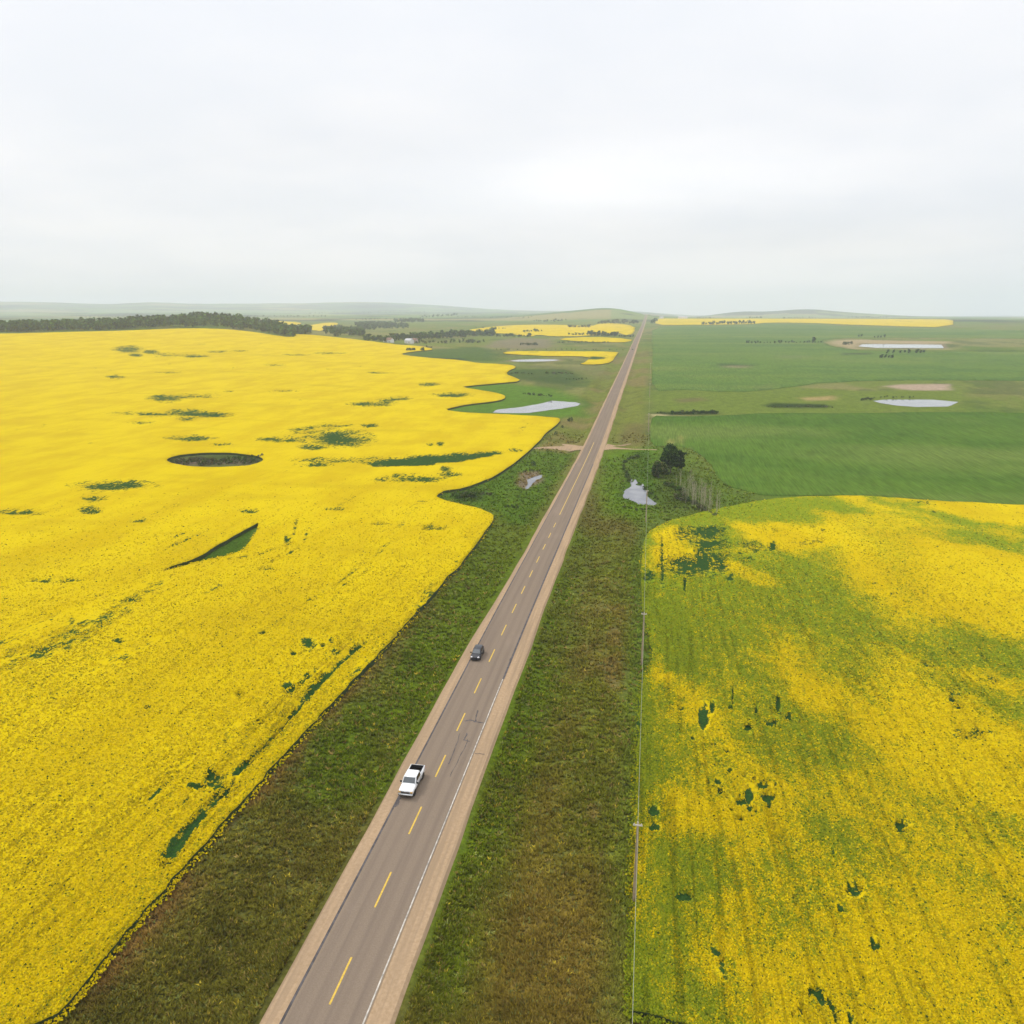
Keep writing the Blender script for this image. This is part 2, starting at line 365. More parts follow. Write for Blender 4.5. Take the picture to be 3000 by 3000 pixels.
COVER = [
 cov((631,1347,150,22), (.045,.070,.016), 1, .9, 3, True), cov((590,1353,80,8), (.17,.12,.09), 1, .75, 8, True), cov((700,1356,50,5), (.15,.12,.085), 1, .7, 8, True), cov((670,1343,40,6), (.035,.055,.012), 1, .8, 3, True),
 cov(zl([(1095,595),(1060,690),(980,790),(800,840),(450,920),(700,800)], *A41), (.040,.085,.008), 2, .95, 1),
 # left notch around the pond, lush grass
 cov(zl([(640,755),(760,605),(1000,585),(1150,600),(1330,620),(1530,700),(1560,800),(1380,800),(950,780)], *A2), (.072, .150, .012), 10, .9),
 cov(zl([(1000,545),(1060,500),(1450,490),(1560,560),(1450,600),(1150,570)], *A2), (.040, .070, .018), 14, .8),
 cov(zl([(1110,470),(1400,480),(1640,480),(1700,560),(1560,560),(1480,500),(1100,490)], *A2), (.13, .13, .045), 14, .7),
 cov(zl([(360,405),(580,370),(900,360),(1000,400),(1000,450),(780,445),(560,430)], *A2), (.050, .095, .020), 18, .9),
 cov(zl([(540,425),(770,428),(770,440),(600,436)], *A2), (.02, .045, .02), 8, .9),
 cov(zl([(900,360),(960,320),(1100,300),(1320,310),(1330,360),(1180,370)], *A2), (.17, .145, .085), 14, .85),
 # cove on the near side of the track
 cov(zl([(343,485),(600,410),(870,235),(1145,225),(900,640),(730,640),(640,570)], *A5), (.066, .125, .009), 5, .9),
 cov(zl([(430,490),(560,440),(640,470),(620,520),(470,525)], *A5), (.030, .052, .012), 3, .8),
 cov(zl([(820,360),(930,350),(950,400),(850,455),(800,420)], *A5), (.17, .125, .085), 1.5, .9, 2),
 # right side: lush by the pond, tan track verge, pasture band
 cov(zl([(1270,250),(1340,225),(1600,225),(1640,330),(1600,560),(1480,640),(1300,600),(1230,420)], *A5), (.080, .145, .007), 6, .9),
 cov(zl([(1430,250),(1560,240),(1620,500),(1590,545),(1400,520),(1390,400)], *A5), (.045, .090, .010), 5, .85),
 cov(zl([(1640,330),(1900,420),(1920,540),(1600,560),(1560,480)], *A5), (.055, .085, .012), 6, .9),
 cov(zl([(210,610),(420,590),(900,570),(1500,600),(2100,590),(2100,725),(1300,735),(600,742),(200,735)], *A3), (.115, .155, .022), 10, .95),
 cov(zl([(1100,640),(1310,630),(1310,655),(1150,657)], *A3), (.30, .22, .09), 6, .9),
 cov(zl([(1610,572),(1700,562),(2000,560),(2000,596),(1780,597),(1680,586)], *A3), (.34, .25, .18), 5, .95),
 cov(zl([(880,690),(950,672),(1250,680),(1310,692),(1250,705),(950,702)], *A3), (.022, .042, .010), 5, .95),
 cov(zl([(200,735),(300,722),(620,728),(640,742),(300,748)], *A3), (.045, .062, .014), 4, .9),
 cov(zl([(205,742),(300,742),(330,755),(260,760)], *A3), (.40, .34, .17), 4, .9),
 cov(zl([(350,650),(520,640),(560,660),(400,672)], *A3), (.13, .10, .045), 6, .7),
 cov(zl([(60,800),(190,800),(200,930),(40,935),(0,900)], *A3), (.125, .105, .035), 6, .75),
 cov(zl([(1290,300),(1450,296),(2000,306),(2000,318),(1470,318),(1440,345),(1560,350),(2000,350),(2000,355),(1420,351),(1280,316)], *A3), (.33, .25, .14), 14, .9),
 cov(zl([(20,1000),(170,990),(130,1120),(20,1180)], *A3), (.07, .115, .010), 5, .7),
]
cover = ground_cover(gx, gy)
idx = np.arange(nr * nc).reshape(nr, nc)
a = idx[:-1, :]; b = idx[1:, :]
F = np.stack([a, np.roll(a, -1, 1), np.roll(b, -1, 1), b], -1).reshape(-1, 4)
# hub fan closing the centre
V = np.concatenate([np.stack([gx, gy, gz], -1), [[0, 0, 0.0]]]); hub = len(V) - 1
fan = np.stack([np.full(nc, hub), np.roll(idx[0], -1), idx[0]], -1)
me = np_mesh('ground', V, [F, fan], [M_GROUND], smooth=True); cattr(me, 'cover', np.concatenate([cover, cover[:1]]))
tag(link('ground', me), 'rolling prairie grassland with ditches along the highway', 'ground', kind='structure')

# ------------------------------------------------------------------ crop fields: sheets of real height with a stem wall round every edge
def resample(P, step_px):
    """closed outline in the world, split to even picture steps with an organic wobble"""
    out = []
    for i in range(len(P)):
        a, b = P[i], P[(i + 1) % len(P)]
        D = max(np.hypot(*a), np.hypot(*b)); n = max(1, int(np.linalg.norm(b - a) / max(step_px * D / FPX * 1.6, .45)))
        n = min(n, 160)
        for j in range(n):
            q = a + (b - a) * j / n; out.append(q)
    out = np.array(out); D = np.hypot(out[:, 0], out[:, 1])
    w = np.clip(D * .0024, .38, 2.8)
    nx = (fbm(out[:, 0] / (w * 6), out[:, 1] / (w * 6), 71, 2) - .5); ny = (fbm(out[:, 0] / (w * 6), out[:, 1] / (w * 6), 93, 2) - .5)
    return out + np.stack([nx * w * 2, ny * w * 2], -1)
def smooth_poly(P, it=1):
    for _ in range(it):
        Q = []
        for i in range(len(P)):
            a, b = P[i], P[(i + 1) % len(P)]; Q += [a * .75 + b * .25, a * .25 + b * .75]
        P = np.array(Q)
    return P
def field(name, outline, holes=(), hgt=1.1, mats=(), daz=.0042, drow=.0036, maxrow=24.0, gaps=(), thins=(), tint=None, Dmax=15000.0, gapnoise=None, smooth=1, label=None, cat='crop field', group=None):
    loops = [resample(smooth_poly(unproj(outline, hgt, Dmax), smooth), 5)]
    for h in holes: loops.append(resample(smooth_poly(unproj(h, hgt, Dmax), 1), 4))
    O = loops[0]; D = np.hypot(O[:, 0], O[:, 1]); aa = np.arctan2(O[:, 0], O[:, 1])
    rows = [max(D.min(), 20)]
    while rows[-1] < D.max():
        d = rows[-1]; rows.append(d + min(max(d * d * drow / 61, .3), max(maxrow, d * .013)))
    U, W = np.meshgrid(np.arange(aa.min(), aa.max(), daz), np.array(rows))
    U = U + (rng.random(U.shape) - .5) * daz * .7; W = W * (1 + (rng.random(W.shape) - .5) * .003)
    X = (W * np.sin(U)).ravel(); Y = (W * np.cos(U)).ravel()
    sd = poly_sd(O, X, Y); keep = sd < -.0035 * np.hypot(X, Y) * .6
    X, Y = X[keep], Y[keep]
    for h in loops[1:]:
        k = poly_sd(h, X, Y) > .0015 * np.hypot(X, Y); X, Y = X[k], Y[k]
    ex = []
    for s in list(gaps) + list(thins):
        if isinstance(s, Ell):
            A2_ = np.linalg.inv(s.Mi); n = 8 if np.linalg.norm(s.R) < 6 else 14
            for rr in (0, .45, .8, 1.2, 1.7):
                for k in range(1 if rr == 0 else n):
                    t = 2 * math.pi * (k + .5 * rr) / n; ex.append(s.c + A2_ @ np.array([math.cos(t), math.sin(t)]) * rr)
        elif s.w is not None:
            for i in range(len(s.P) - 1):
                a_, b_ = s.P[i], s.P[i + 1]; L_ = np.linalg.norm(b_ - a_); nn_ = np.array([-(b_ - a_)[1], (b_ - a_)[0]]) / (L_ + 1e-9)
                for k in range(int(L_ / 1.6) + 1):
                    c_ = a_ + (b_ - a_) * min(1, k * 1.6 / L_)
                    for o_ in (-1.7, -.8, 0, .8, 1.7): ex.append(c_ + nn_ * o_ * (s.w + s.f) + (rng.random(2) - .5) * .1)
    if ex:
        ex = np.array(ex); k = poly_sd(O, ex[:, 0], ex[:, 1]) < -.5
        for h in loops[1:]: k &= poly_sd(h, ex[:, 0], ex[:, 1]) > .5
        X = np.concatenate([X, ex[k, 0]]); Y = np.concatenate([Y, ex[k, 1]])
    pts = []; edges = []
    for l in loops:
        n0 = len(pts); pts += [tuple(p) for p in l]; edges += [(n0 + i, n0 + (i + 1) % len(l)) for i in range(len(l))]
    nb = len(pts); pts += list(zip(X.tolist(), Y.tolist()))
    P = np.array(pts); Dp = np.hypot(P[:, 0], P[:, 1]); uv = np.stack([np.arctan2(P[:, 0], P[:, 1]) * 10, -610 / Dp + Dp * .0012], -1)
    vs, _, fs, ov, *_ = delaunay_2d_cdt([Vector(p) for p in uv], edges, [], 4 if len(loops) > 1 else 1, 1e-6)
    src = np.array([o[0] if len(o) else -1 for o in ov]); 
    bad = src < 0
    XY = P[np.maximum(src, 0)]
    if bad.any():
        for i in np.nonzero(bad)[0]:
            j = np.argmin(np.hypot(uv[:, 0] - vs[i].x, uv[:, 1] - vs[i].y)); XY[i] = P[j]
    F = np.array([list(f) for f in fs if len(f) == 3], np.int64)
    cen = XY[F].mean(1)
    for l in loops[1:]: k = poly_sd(l, cen[:, 0], cen[:, 1]) > 0; F, cen = F[k], cen[k]
    x, y = XY[:, 0], XY[:, 1]
    A = np.zeros(len(x)); B = np.zeros(len(x))
    for s in gaps: A = np.maximum(A, s.mask(x, y) * s.val)
    for s in thins: B = np.maximum(B, s.mask(x, y) * s.val)
    if gapnoise is not None: ga, gb = gapnoise(x, y); A = np.maximum(A, ga); B = np.maximum(B, gb)
    isb = (src < nb) & (src >= 0)
    h = hgt * (1 - .55 * sstep(.35, .8, A) - .1 * B) * (.90 + .22 * fbm(x / 3.0, y / 5.0, 77, 3)); h = np.where(isb, hgt * .86, h)
    z = T(x, y)
    a, b, c = XY[F[:, 0]], XY[F[:, 1]], XY[F[:, 2]]; fl = ((b - a)[:, 0] * (c - a)[:, 1] - (b - a)[:, 1] * (c - a)[:, 0]) < 0
    F[fl] = F[fl][:, ::-1]
    E = np.concatenate([F[:, [0, 1]], F[:, [1, 2]], F[:, [2, 0]]]); key = np.sort(E, 1); _, inv, cnt = np.unique(key[:, 0] * 10 ** 7 + key[:, 1], return_inverse=True, return_counts=True)
    be = E[cnt[inv] == 1]
    n = len(x); V = np.concatenate([np.stack([x, y, z + h], -1), np.stack([x, y, z - .3], -1)])
    S = np.stack([be[:, 1], be[:, 0], be[:, 0] + n, be[:, 1] + n], -1)
    me = np_mesh(name, V, [F, S], mats, mi=np.concatenate([np.zeros(len(F)), np.full(len(S), len(mats) - 1)]), smooth=False)
    sm = np.zeros(len(F) + len(S), bool); sm[:len(F)] = True; me.polygons.foreach_set('use_smooth', sm)
    fattr(me, 'gap', np.concatenate([A, A])); fattr(me, 'thin', np.concatenate([B, B]))
    if tint is not None: cattr(me, 'cover', np.tile(tint(x, y), (2, 1)))
    o = link(name, me); tag(o, label, cat, group, kind='stuff')
    return o, loops
# --- left canola
left_edge = [(90,3065),(380,2709),(652,2407),(932,2096),(1087,1936),(1242,1770),(1366,1630),(1429,1545),(1447,1512),(1431,1497.6),(1390,1482),(1333,1472),(1288,1459),(1277,1450),(1307,1435.5),(1359,1428),(1410,1409.6),(1441.6,1396.7),(1488,1368),(1529.6,1339.8),(1553,1319),(1568,1303.5),(1602,1267),(1628,1244),(1641,1228),(1629,1221.7),(1559,1216.6),(1442,1211),(1345,1206),(1305,1200),(1326,1192),(1373,1183),(1442,1176),(1475,1169),(1481,1160),(1466,1153),(1419,1143.5),(1354,1133),(1373,1129.5),(1466,1121.6),(1533,1115.5),(1508,1104),(1480,1095.5),(1494,1083),(1515,1076),(1503,1069),(1466,1065.7),(1400,1063),(1359,1055),(1261,1048),(1210,1043),(1172,1037.7),(1200,1030),(1268,1025),(1265,1020),(1228,1013),(1163,1009),(1070,997),(1000,989),(902,979),(851,979),(848,988),(809,982.5),(739,971),(669,964),(585,961.5),(480,963),(380,967.5),(200,972),(0,977),(-150,980),(-400,1130),(-520,1500),(-600,2100),(-640,3065)]
slough = [(631+142*math.cos(t), 1346+21*math.sin(t)) for t in np.linspace(0, 2*math.pi, 22, endpoint=False)]
wedge = zl([(1090,600),(1078,640),(1060,675),(1000,760),(980,775),(900,805),(800,825),(720,842),(600,875),(470,910),(560,868),(700,823),(850,733),(970,663),(1070,606)], *A41)
ZO = 1.0
E = lambda *a: Ell(*a, zoff=ZO, Dmax=2300)
gl = [E(963,1280,95,16,.55),E(1000,1284,80,22,.95),E(832,1287,70,7,.8),E(916,1259,60,9,.6),E(921,1310,42,7,.8),E(981,1247,45,5,.75),E(1084,1247,28,4,.8),
 E(460,1212,110,5,.75),E(553,1210,60,8,.95),E(613,1215,60,7,.95),E(548,1226,28,6,.8),E(422,1238,42,3,.6),E(483,1166,48,9,.8),E(553,1161,75,6,.7),E(557,1284,60,6,.9),E(651,1302,28,2.4,.8),
 E(1088,1183,62,5,.95),E(1135,1172,28,4,.8),E(376,1023,38,9,.85),E(399,1041,18,4,.9),E(441,1031,22,5,.9),E(497,1040,38,5,.6),E(571,1043,38,4,.85),E(637,1030,30,3,.7),E(702,1028,20,2.2,.7),E(870,1040,48,3,.55),E(967,1035,48,3,.55),E(497,1091,40,3,.6),E(334,1103,30,3,.8),E(804,1070,28,2,.7),E(1112,1092,32,2,.8),E(832,1146,50,3,.45),
 E(1254,1126,28,5,.8),E(1326,1157,52,6,.9),E(1168,1168,32,4,.9),E(1261,1302,10,5,.75),E(1289,1301,11,6,.85),E(1210,1402,75,10,.9),E(1317,1390,32,6,.8),E(1307,1372,16,8,.8),E(1130,1405,35,5,.7),
 E(334,1422,100,13,.9),E(278,1460,36,8,.75),E(269,1497,30,9,.8),E(404,1527,28,4,.6),E(842,1585,10,17,.75),E(781,1665,22,5,.8),E(730,1499,25,5,.8),E(967,1492,38,4,.6),E(1112,1534,28,3,.75),E(1255,1544,25,8,.8),E(1294,1544,16,8,.85),E(1369,1573,12,6,.6),
 E(655,2305,48,34,.85),E(618,2273,15,20,.9),E(576,2305,28,8,.9),E(851,2021,22,16,.75),E(823,2087,16,12,.9),E(762,2115,14,8,.8),E(702,2035,13,10,.8),E(860,1914,8,8,.8),E(902,1886,22,15,.65),E(946,1891,7,6,.9),E(972,1877,10,7,.8),E(767,1854,13,4,.8),E(348,1877,20,5,.85),E(380,1888,14,4,.7),E(432,2073,8,6,.8),E(380,1760,55,3,.6),E(150,1700,80,6,.8),E(60,1500,70,8,.8),
 E(1020,1343,130,4,.6),E(960,1350,90,5,.65),E(1090,1352,60,6,.75),E(920,1362,50,5,.7)]
W = lambda pts, w, v, f=.5: Shape(pts, v, f, ZO, width=w, Dmax=2300)
gl += [W([(604,1555),(540,1585),(473,1613)], .5, .85),W([(555,1553),(500,1580),(446,1599)], .35, .75),W([(869,1525),(860,1567),(828,1597),(762,1623),(660,1641)], .5, .62),W([(905,1545),(890,1590),(850,1620),(790,1650)], .4, .6),
 W([(1121,1613),(1019,1688),(856,1790),(776,1850)], .3, .66),W([(1150,1622),(1042,1692),(930,1765)], .25, .6),W([(1068,1879),(995,1942),(939,1998),(879,2068),(809,2156),(739,2222),(690,2265)], .5, 1.25, .7),W([(1040,1892),(960,1968),(880,2050),(800,2150)], .25, .95, .5),W([(985,1900),(900,1990),(850,2045)], .25, .8, .4),W([(640,2330),(560,2420),(480,2530)], .9, .9),
 Shape(zl([(640,238),(400,250),(200,263),(-30,292),(-90,305),(-20,318),(200,319),(350,306),(440,300),(640,266),(720,244),(860,224)], *A5), 1.0, 2.5, ZO, Dmax=2300)]
for _k in range(16):
    _t = rng.random(); _x0 = 1060 - 420 * _t + rng.uniform(-130, 10); _y0 = 1870 + 400 * _t + rng.uniform(-30, 10); _l = rng.uniform(40, 130)
    gl.append(W([(_x0, _y0), (_x0 - _l * .5, _y0 + _l * .5), (_x0 - _l, _y0 + _l)], rng.uniform(.12, .3), rng.uniform(.55, .8)))
def left_noise(x, y):
    D = np.hypot(x, y); n = fbm(x / 9, y / 60, 101, 4); m = fbm(x / 34, y / 55, 111, 4)
    near = 1 - sstep(110, 260, D)
    return (sstep(.66, .82, n) * .55 + sstep(.70, .82, m) * .35) * (.5 + .5 * near), near * sstep(.45, .75, m) * .22 + sstep(.66, .8, fbm(x / 80, y / 80, 121, 3)) * .12
fieldL, loopsL = field('canola_field', left_edge, [slough, wedge], 1.15, [M_CAN, M_STEM], gaps=gl, gapnoise=left_noise, Dmax=2300, smooth=1,
    label='bright yellow canola crop filling the left side with green bare spots', group='canola fields')
# --- right canola
right_edge = [(1853,3060),(1858,2690),(1861,2419),(1863,2326),(1863,2186),(1876,2020),(1884,1995),(1911,1930),(1908,1890),(1886,1800),(1876,1744),(1876,1646),(1883,1590),(1892,1562),(1947,1528),(2036,1503),(2144,1479),(2242,1461.5),(2355,1453),(2503,1450),(2587,1454),(2729,1465),(2950,1475),(3200,1490),(3480,1560),(3560,2000),(3560,3060)]
ER = lambda cx, cy, rx, ry, v: Ell(cx, cy, rx * 1.15, ry * 1.15, min(1.5, v * (1.35 if rx < 24 else 1.0)), zoff=.9)
gr = [ER(2016,1651,48,28,1),ER(2055,1646,38,36,1),ER(2105,1646,24,26,.85),ER(2021,1562,44,18,.75),ER(2075,1562,40,20,.85),ER(2075,1587,50,12,.9),ER(2065,1611,28,20,.9),ER(2208,1597,45,18,.6),ER(2265,1597,11,10,.9),ER(2341,1589,50,5,.55),ER(2006,1705,3,32,.85),ER(1940,1636,4,60,.75),ER(2139,1690,9,7,.9),ER(1898,1685,14,14,.7),ER(2120,1600,30,10,.6),ER(2150,1620,30,14,.55),ER(2180,1640,30,12,.5),
 ER(2061,2093,13,28,.95),ER(2087,2070,6,15,.75),ER(2140,2070,7,5,.9),ER(2147,2037,2.4,40,.75),ER(2280,2060,6,26,.8),ER(2310,2098,9,10,.95),ER(2259,2116,17,8,.85),ER(2189,2128,12,8,.8),ER(2105,2286,10,8,.95),ER(2110,2317,7,7,.9),ER(2128,2333,9,7,.9),ER(2170,2347,22,7,1),ER(2194,2321,13,19,1),ER(2196,2363,9,10,.95),ER(2236,2300,17,8,.95),ER(2250,2335,15,10,.95),ER(2254,2358,7,8,.9),ER(2168,2396,10,7,.85),ER(2100,2237,10,4,.85),ER(2138,2255,7,5,.85),ER(2177,2270,8,5,.85),ER(1914,2373,13,12,.85),ER(1916,2424,14,10,.9),ER(2005,2624,20,14,1),ER(1995,2075,7,5,.7),ER(2030,2160,6,6,.7),ER(2215,2080,5,8,.7),ER(2090,2180,7,4,.7),ER(2130,2200,5,5,.7),ER(2060,2240,6,5,.7),ER(2075,2290,6,6,.7),ER(2150,2300,6,5,.7),ER(2210,2280,6,5,.7),ER(2140,2370,7,6,.8),ER(2215,2370,6,8,.8),ER(2270,2300,6,5,.7),ER(2330,2460,30,16,.5),ER(2500,2600,26,20,.8),ER(2640,2420,22,14,.7),ER(2850,2150,40,14,.7)]
Z6 = lambda p: zl(p, *A6)
tr = [Shape(Z6([(1150,180),(1890,190),(1890,1000),(1720,860),(1560,640),(1420,420)]), .36, 10, .9), Shape(Z6([(130,700),(430,710),(470,820),(560,1100),(520,1190),(300,1160),(210,930)]), .95, 3, .9),
 Shape(Z6([(880,490),(1100,420),(1350,390),(1420,540),(1560,740),(1700,900),(1690,1050),(1580,1400),(1300,1250),(1080,1150),(980,950),(860,760)]), .58, 8, .9),
 Shape(Z6([(1420,140),(1890,130),(1890,180),(1500,160)]), .7, 8, .9), Shape(Z6([(180,340),(300,262),(480,212),(700,162),(900,127),(1130,110),(1130,128),(900,150),(700,190),(500,240),(320,290),(230,340)]), .75, 3, .9),
 Shape(Z6([(1480,360),(1700,400),(1800,520),(1650,480)]), .45, 9, .9), Shape(Z6([(600,700),(740,720),(740,830),(560,840)]), .6, 4, .9), Shape(Z6([(560,930),(900,880),(960,1060),(680,1040)]), .6, 5, .9),
 Shape([(1855,2420),(1960,2430),(2120,2440),(2200,2560),(2080,2760),(1850,3060)], .72, 4, .9), Shape([(1870,2000),(2000,1990),(2010,2090),(1880,2130)], .6, 4, .9), Shape([(2350,2100),(2480,2050),(2600,2200),(2420,2350)], .5, 7, .9), Shape([(1868,2290),(1960,2300),(1990,2420),(1868,2430)], .6, 3, .9), Shape([(2150,2450),(2400,2400),(2600,2500),(2400,2800),(2150,2800)], .5, 6, .9)]
def right_noise(x, y):
    D = np.hypot(x, y); n = fbm(x / 8, y / 40, 201, 4); m = fbm((x + .5 * y) / 26, (y - .4 * x) / 48, 211, 5)
    e = 1 - sstep(0, 5, x - 0.2); row = .5 + .5 * np.sin(x * 2 * math.pi / .95)
    sp = fbm(x / 2.2, y / 4.5, 231, 4); return np.maximum(sstep(.74, .88, n) * .5, sstep(.70, .80, sp) * .75 * sstep(.40, .6, fbm(x / 22, y / 30, 241, 3))), .13 + sstep(.40, .66, m) * .56 * (1 - .3 * sstep(300, 380, D)) + e * .35
fieldR, loopsR = field('canola_field', right_edge, [], .95, [M_CAN, M_STEM], gaps=gr, thins=tr, gapnoise=right_noise, Dmax=900,
    label='patchy half green canola crop in the lower right beside the power line', group='canola fields')
# --- far canola fields
def zoneless(px, lab, h=.9, **k): return field('canola_field', px, [], h, [M_CAN, M_STEM], daz=.006, drow=.004, label=lab, group='canola fields', **k)
Z7 = lambda p: zl(p, (1450, 880), 3.513)
Z8 = lambda p: zl(p, (1900, 880), 2.576)
ZB = lambda p: zl(p, (950, 880), 3.864)
def far_noise(x, y): return sstep(.66, .8, fbm(x / 30, y / 120, 301, 4)) * .5, .08 + .25 * sstep(.5, .7, fbm(x / 90, y / 200, 311, 4))
zoneless(Z7([(50,545),(150,522),(500,520),(1275,525),(1255,560),(1200,640),(1060,662),(850,655),(930,630),(985,575),(600,574),(300,560)]), 'thin yellow canola strip with a hooked end beyond the whitish slough', gapnoise=far_noise, gaps=[Shape(Z7([(975,580),(1170,578),(1120,615),(950,620)]), 1.0, 6)])
zoneless(Z7([(600,395),(1000,372),(1405,396),(1390,432),(1180,432),(900,425)]), 'narrow pale yellow canola strip below the dark shelter belt', gapnoise=far_noise, smooth=1)
zoneless(Z7([(-480,345),(-380,325),(-200,290),(60,262),(300,250),(700,250),(1000,265),(1060,240),(1250,232),(1445,262),(1430,345),(1330,360),(1280,330),(960,366),(600,372),(440,350),(370,375),(100,335),(-200,350)]), 'broad pale yellow canola field behind the tree belts left of the road', gapnoise=far_noise)
zoneless(zl([(1385,188),(1500,195),(1720,205),(1700,235),(1560,225)], (350, 880), 3.22) , 'small yellow canola patch just above the wooded hill', gapnoise=far_noise)
zoneless(zl([(1680,262),(1800,232),(1960,208),(2060,210),(2060,232),(1940,270),(1820,285)], (350, 880), 3.22), 'second small yellow canola patch right of the wooded hill', gapnoise=far_noise)
zoneless(Z8([(48,186),(55,140),(150,135),(430,135),(800,133),(1250,133),(1500,131),(1760,135),(2100,140),(2300,145),(2300,205),(1800,192),(1500,182),(1240,170),(900,166),(800,178),(600,182),(300,185)]), 'long pale yellow canola band along the skyline right of the road', gapnoise=far_noise, Dmax=3600)
# --- green cereal field
Z3 = lambda p: zl(p, *A3)
wheat1 = Z3([(225,745),(320,752),(640,748),(900,730),(1400,735),(1900,725),(2950,735),(2990,1350),(1900,1258),(1600,1228),(1200,1222),(900,1228),(760,1190),(640,1160),(560,1010),(420,930),(330,930),(215,930),(206,830)])
wheat2 = Z3([(226,215),(500,214),(830,200),(1100,204),(1350,214),(1620,224),(3000,250),(3000,292),(1900,285),(1500,283),(1240,290),(1250,320),(1420,360),(1600,365),(3000,370),(3000,548),(1900,535),(1300,545),(1000,585),(700,612),(400,590),(215,605),(222,430)])
pal = [((.20,.19,.05),zl([(880,480),(1005,480),(1010,590),(890,600)],*AC)),((.26,.215,.075),zl([(1030,650),(1220,645),(1320,700),(1250,715),(1060,690)],*AC)),((.30,.215,.085),zl([(1090,715),(1250,715),(1400,780),(1450,845),(1200,830),(1110,790)],*AC)),((.22,.21,.06),zl([(1040,430),(1120,440),(1100,540),(1060,520)],*AC))]
pal = [Shape(p, c, 2.0, .5) for c, p in pal]
pal2 = [Shape(Z3([(620,448),(700,444),(820,448),(800,458),(700,460)]), (.20,.17,.09), 8, .5), Shape(Z3([(600,438),(830,440),(840,447),(610,446)]), (.04,.07,.02), 6, .5), Shape(Z3([(840,570),(940,560),(920,585),(850,585)]), (.12,.15,.04), 9, .5), Shape(Z3([(1000,390),(1160,392),(1160,400),(1000,400)]), (.12,.15,.05), 9, .5), Shape(Z3([(1360,372),(1530,372),(1530,382),(1370,384)]), (.03,.05,.02), 9, .5)]
def wt(base, dark, pale, sh):
    def f(x, y):
        c = np.tile(np.array(base), (len(x), 1)); D = np.hypot(x, y)
        n = fbm(x / 90, y / 30, 401, 5); m = fbm(x / 26, y / 16, 411, 4); r = fbm(x / 260, y / 55, 421, 4)
        c = lerpc(c, dark, sstep(.46, .68, n) * .85); c = lerpc(c, pale, sstep(.52, .72, r) * .75); c = lerpc(c, dark, sstep(.56, .74, m) * .5)
        for s in sh: c = lerpc(c, s.val, s.mask(x + (m - .5) * 4, y + (n - .5) * 6) * .9)
        return c
    return f
_, loopsW = field('green_crop_field', wheat1, [], .14, [M_WHEAT], tint=wt((.074,.135,.017), (.055,.112,.014), (.115,.160,.032), pal), daz=.005, drow=.005, label='green cereal crop right of the road behind the half green canola', group='green crop fields')
field('green_crop_field', wheat2, [], .14, [M_WHEAT], tint=wt((.095,.155,.026), (.066,.126,.024), (.135,.175,.036), pal2), daz=.005, drow=.005, Dmax=3200, label='bluish green cereal crop rising to the yellow skyline band', group='green crop fields')

# ------------------------------------------------------------------ road
ys = [-60.0]
while ys[-1] < 4300: ys.append(ys[-1] + max(1.5, abs(ys[-1]) * .012))
ys = np.array(ys)
def strip(name, x0, x1, mat, dz, y0=None, y1=None, xs=None, crown=0.0, Y=None):
    Y = Y if Y is not None else (ys if y0 is None else np.unique(np.concatenate([[y0], ys[(ys > y0) & (ys < y1)], [y1]])))
    X = np.array(xs if xs is not None else [x0, x1]); Z = road_z(Y)
    V = np.array([(RX + x, y, z + dz + crown * (4 - abs(x)) * .02 * 1.0) for y, z in zip(Y, Z) for x in X]); n = len(X)
    F = np.array([(i * n + j, i * n + j + 1, (i + 1) * n + j + 1, (i + 1) * n + j) for i in range(len(Y) - 1) for j in range(n - 1)])
    return np_mesh(name, V, F, [mat])
t = NT('gravel_shoulder'); n = t.noise(2.2, 5, rough=.7); n2 = t.noise(.6, 3, stretch=(2.5, .08, 1))
t.color(t.mix(t.ramp(n2, .35, .7), t.mix(t.ramp(n, .3, .7), (.31, .215, .125), (.41, .29, .18)), (.28, .20, .125))); t.bump(n, .05, .5); M_GRAVEL = t.m
t = NT('old_asphalt'); n = t.noise(7, 5, rough=.7); st = t.noise(1.0, 4, stretch=(1.3, .018, 1)); pt = t.noise(.09, 4, stretch=(1.5, .6, 1)); ck = t.noise(.8, 6, stretch=(1, .35, 1), rough=.75)
c = t.mix(t.ramp(n, .3, .7), (.185, .142, .104), (.228, .178, .132)); c = t.mix(t.ramp(st, .48, .70, 0, .42), c, (.135, .107, .086)); c = t.mix(t.ramp(pt, .55, .75, 0, .5), c, (.255, .196, .148)); c = t.mix(t.ramp(ck, .62, .70, 0, .25), c, (.14, .115, .10))
sx = t.n.new('ShaderNodeSeparateXYZ'); t.L(t.co, sx.inputs[0])
def wheel_path(x0):
    d = t.math('ABSOLUTE', t.math('SUBTRACT', sx.outputs[0], RX + x0)); return t.ramp(d, .12, .55, .30, 0)
for x0 in (-2.75, -1.05, 1.05, 2.75): c = t.mix(t.math('MULTIPLY', wheel_path(x0), t.ramp(st, .3, .6, .4, 1)), c, (.145, .112, .088))
gv = t.noise(.25, 4, stretch=(1, .12, 1)); c = t.mix(t.math('MULTIPLY', t.ramp(t.math('ABSOLUTE', t.math('SUBTRACT', sx.outputs[0], RX + .15)), 3.2, 3.75), t.ramp(gv, .42, .62, 0, .7)), c, (.27, .20, .125))
t.color(c); t.bump(n, .01, .4); t.set(Roughness=.85); M_ASPH = t.m
M_SEAL = plain('sealed_edge', (.075, .066, .066), .8, .35, 1.2)
M_YPAINT = plain('yellow_paint', (.55, .36, .05), .6, .2, 5); M_WPAINT = plain('white_paint', (.40, .37, .32), .7, .4, 1.5); M_CRACK = plain('tar_crack', (.075, .062, .058), .7, .4, 2)
def shoulder(y): pass
V = []; F = []
Z = road_z(ys)
